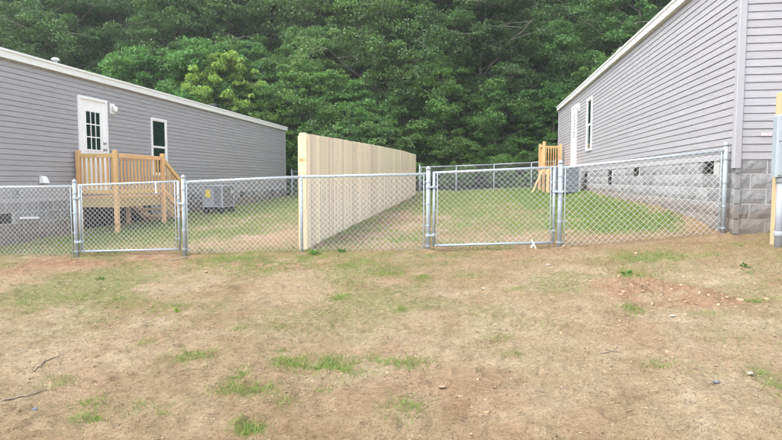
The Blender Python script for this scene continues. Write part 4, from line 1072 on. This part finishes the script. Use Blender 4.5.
# single stones, sticks and weeds
def stone(px, py, wpx, label, mat, flat=.5):
    x, y = hit(px, py); dist = math.hypot(x, y); r = .72 * wpx / FPX * dist / 2; rr = random.Random(px)
    m = MB(); prof = 7
    for j in range(5):
        t = j / 4 * math.pi
    vs_ = []; fs_ = []
    for j in range(1, 5):
        th = math.pi * j / 5
        for i in range(8):
            a = 2 * math.pi * i / 8; k = rr.uniform(.78, 1.15); vs_.append((r * k * math.sin(th) * math.cos(a), r * .75 * k * math.sin(th) * math.sin(a), r * flat * k * math.cos(th)))
    vs_ += [(0, 0, r * flat * .9), (0, 0, -r * flat)]
    for j in range(3):
        for i in range(8): fs_.append((j * 8 + i, (j + 1) * 8 + i, (j + 1) * 8 + (i + 1) % 8, j * 8 + (i + 1) % 8))
    for i in range(8): fs_.append((32, i, (i + 1) % 8)); fs_.append((33, 24 + (i + 1) % 8, 24 + i))
    m.add(vs_, fs_); o = m.build('stone', MAT[mat], loc=(x, y, gz(x, y) + r * flat * .35)); o.rotation_euler = (0, 0, rr.uniform(0, 6)); tag(o, label, 'stone')
stone(484, 290, 8, 'pale rounded stone alone on bare soil before the wide gate', 'stone')
stone(672, 319, 10, 'flat pale stone at the foot of the reddish clay clods', 'stone', .3)
stone(670, 301, 8, 'small buff stone sitting among the reddish clay clods', 'stone')
stone(750, 382, 10, 'pale chip of stone beside the grass patch under the meter post', 'stone', .35)
stone(716, 388, 10, 'bluish grey flat stone near the pale stone chip', 'stoneg', .25)
stone(34, 412, 12, 'grey stone lying beyond the long dead branch', 'stoneg', .4)
stone(548, 266, 7, 'pale stone close to the foot of the latch post', 'stone', .5)
def stick(pts_px, r, label):
    P = []
    for i, (px, py) in enumerate(pts_px):
        x, y = hit(px, py); P.append(Vector((x, y, gz(x, y) + r * .8)))
    Q = []
    for a, b in zip(P[:-1], P[1:]):
        for k in range(4):
            q = a.lerp(b, k / 4); q.z = max(q.z, gz(q.x, q.y) + r * .6); Q.append(q + Vector((random.uniform(-.006, .006), random.uniform(-.006, .006), 0)))
    Q.append(P[-1]); m = MB(); m.tube(Q, [r * (1 - .7 * i / (len(Q) - 1)) for i in range(len(Q))], 6)
    mid = Q[len(Q) // 2]; m.tube([mid, mid + Vector((.05, .06, .02)), mid + Vector((.07, .13, .025))], [r * .5, r * .4, r * .2], 5)
    tag(m.build('stick', MAT['twig'], None, True), label, 'stick')
stick([(34, 373), (44, 365), (55, 359), (64, 356)], .007, 'thin dead stick lying bent on the soil')
stick([(0, 406), (16, 400), (30, 396), (47, 390)], .008, 'long dead branch half sunk in the foreground soil')
stick([(171, 262), (180, 261), (189, 260)], .016, 'short dark stick lying at the foot of the gate post')
stick([(600, 356), (612, 355), (622, 355)], .007, 'small dark twig on the bare soil before the clay clods')
def weed(px, py, r, n, mat, label):
    x, y = hit(px, py); rr = random.Random(px); z = gz(x, y)
    D = empty('weed', (x, y, z), label, 'weed')
    for k in range(n):
        a = rr.uniform(0, 6.28); e = rr.uniform(.2, 1.1); d = Vector((math.cos(a) * math.cos(e), math.sin(a) * math.cos(e), math.sin(e))); L = r * rr.uniform(.6, 1.2); s = Vector((-math.sin(a), math.cos(a), 0)) * L * .22
        m = MB(); u = Vector((0, 0, 1)); b = d * L * .25
        m.add([b, b + d * L * .4 + s + u * .01, b + d * L * .9 - u * L * .1, b + d * L * .4 - s + u * .01, b + d * L * .45 - u * .006], [(0, 4, 1), (1, 4, 2), (2, 4, 3), (3, 4, 0)])
        m.tube([(0, 0, -.01), b * .6, b], .002, 4); m.build('leaf', MAT[mat], D)
weed(101, 278, .07, 12, 'leafB', 'dark green broadleaf weed near the porch side gate')
weed(745, 267, .06, 12, 'leafB', 'dark green broadleaf weed on the soil below the meter post')
weed(177, 311, .07, 8, 'leafC', 'small yellow leaved weed on the front soil')
weed(313, 254, .11, 18, 'leafD', 'leafy weed at the foot of the wooden fence end')
weed(342, 253, .09, 14, 'leafD', 'spreading weed under the chain link beside the fence boards')
weed(627, 273, .08, 12, 'leafD', 'light green weed in the grass before the sloping fence')

# ------------------------------------------------------------------ damp air
hm = bpy.data.materials.new('haze'); hm.use_nodes = True; hn = hm.node_tree
hn.nodes.remove(hn.nodes['Principled BSDF']); pv = hn.nodes.new('ShaderNodeVolumePrincipled')
pv.inputs['Color'].default_value = (.92, .95, .93, 1); pv.inputs['Density'].default_value = .0009; pv.inputs['Anisotropy'].default_value = .2
hn.links.new(pv.outputs[0], hn.nodes['Material Output'].inputs['Volume'])
hb = MB(); hb.box(-175, 175, -75, 185, -8, 62); ho = hb.build('haze', hm); ho['kind'] = 'stuff'
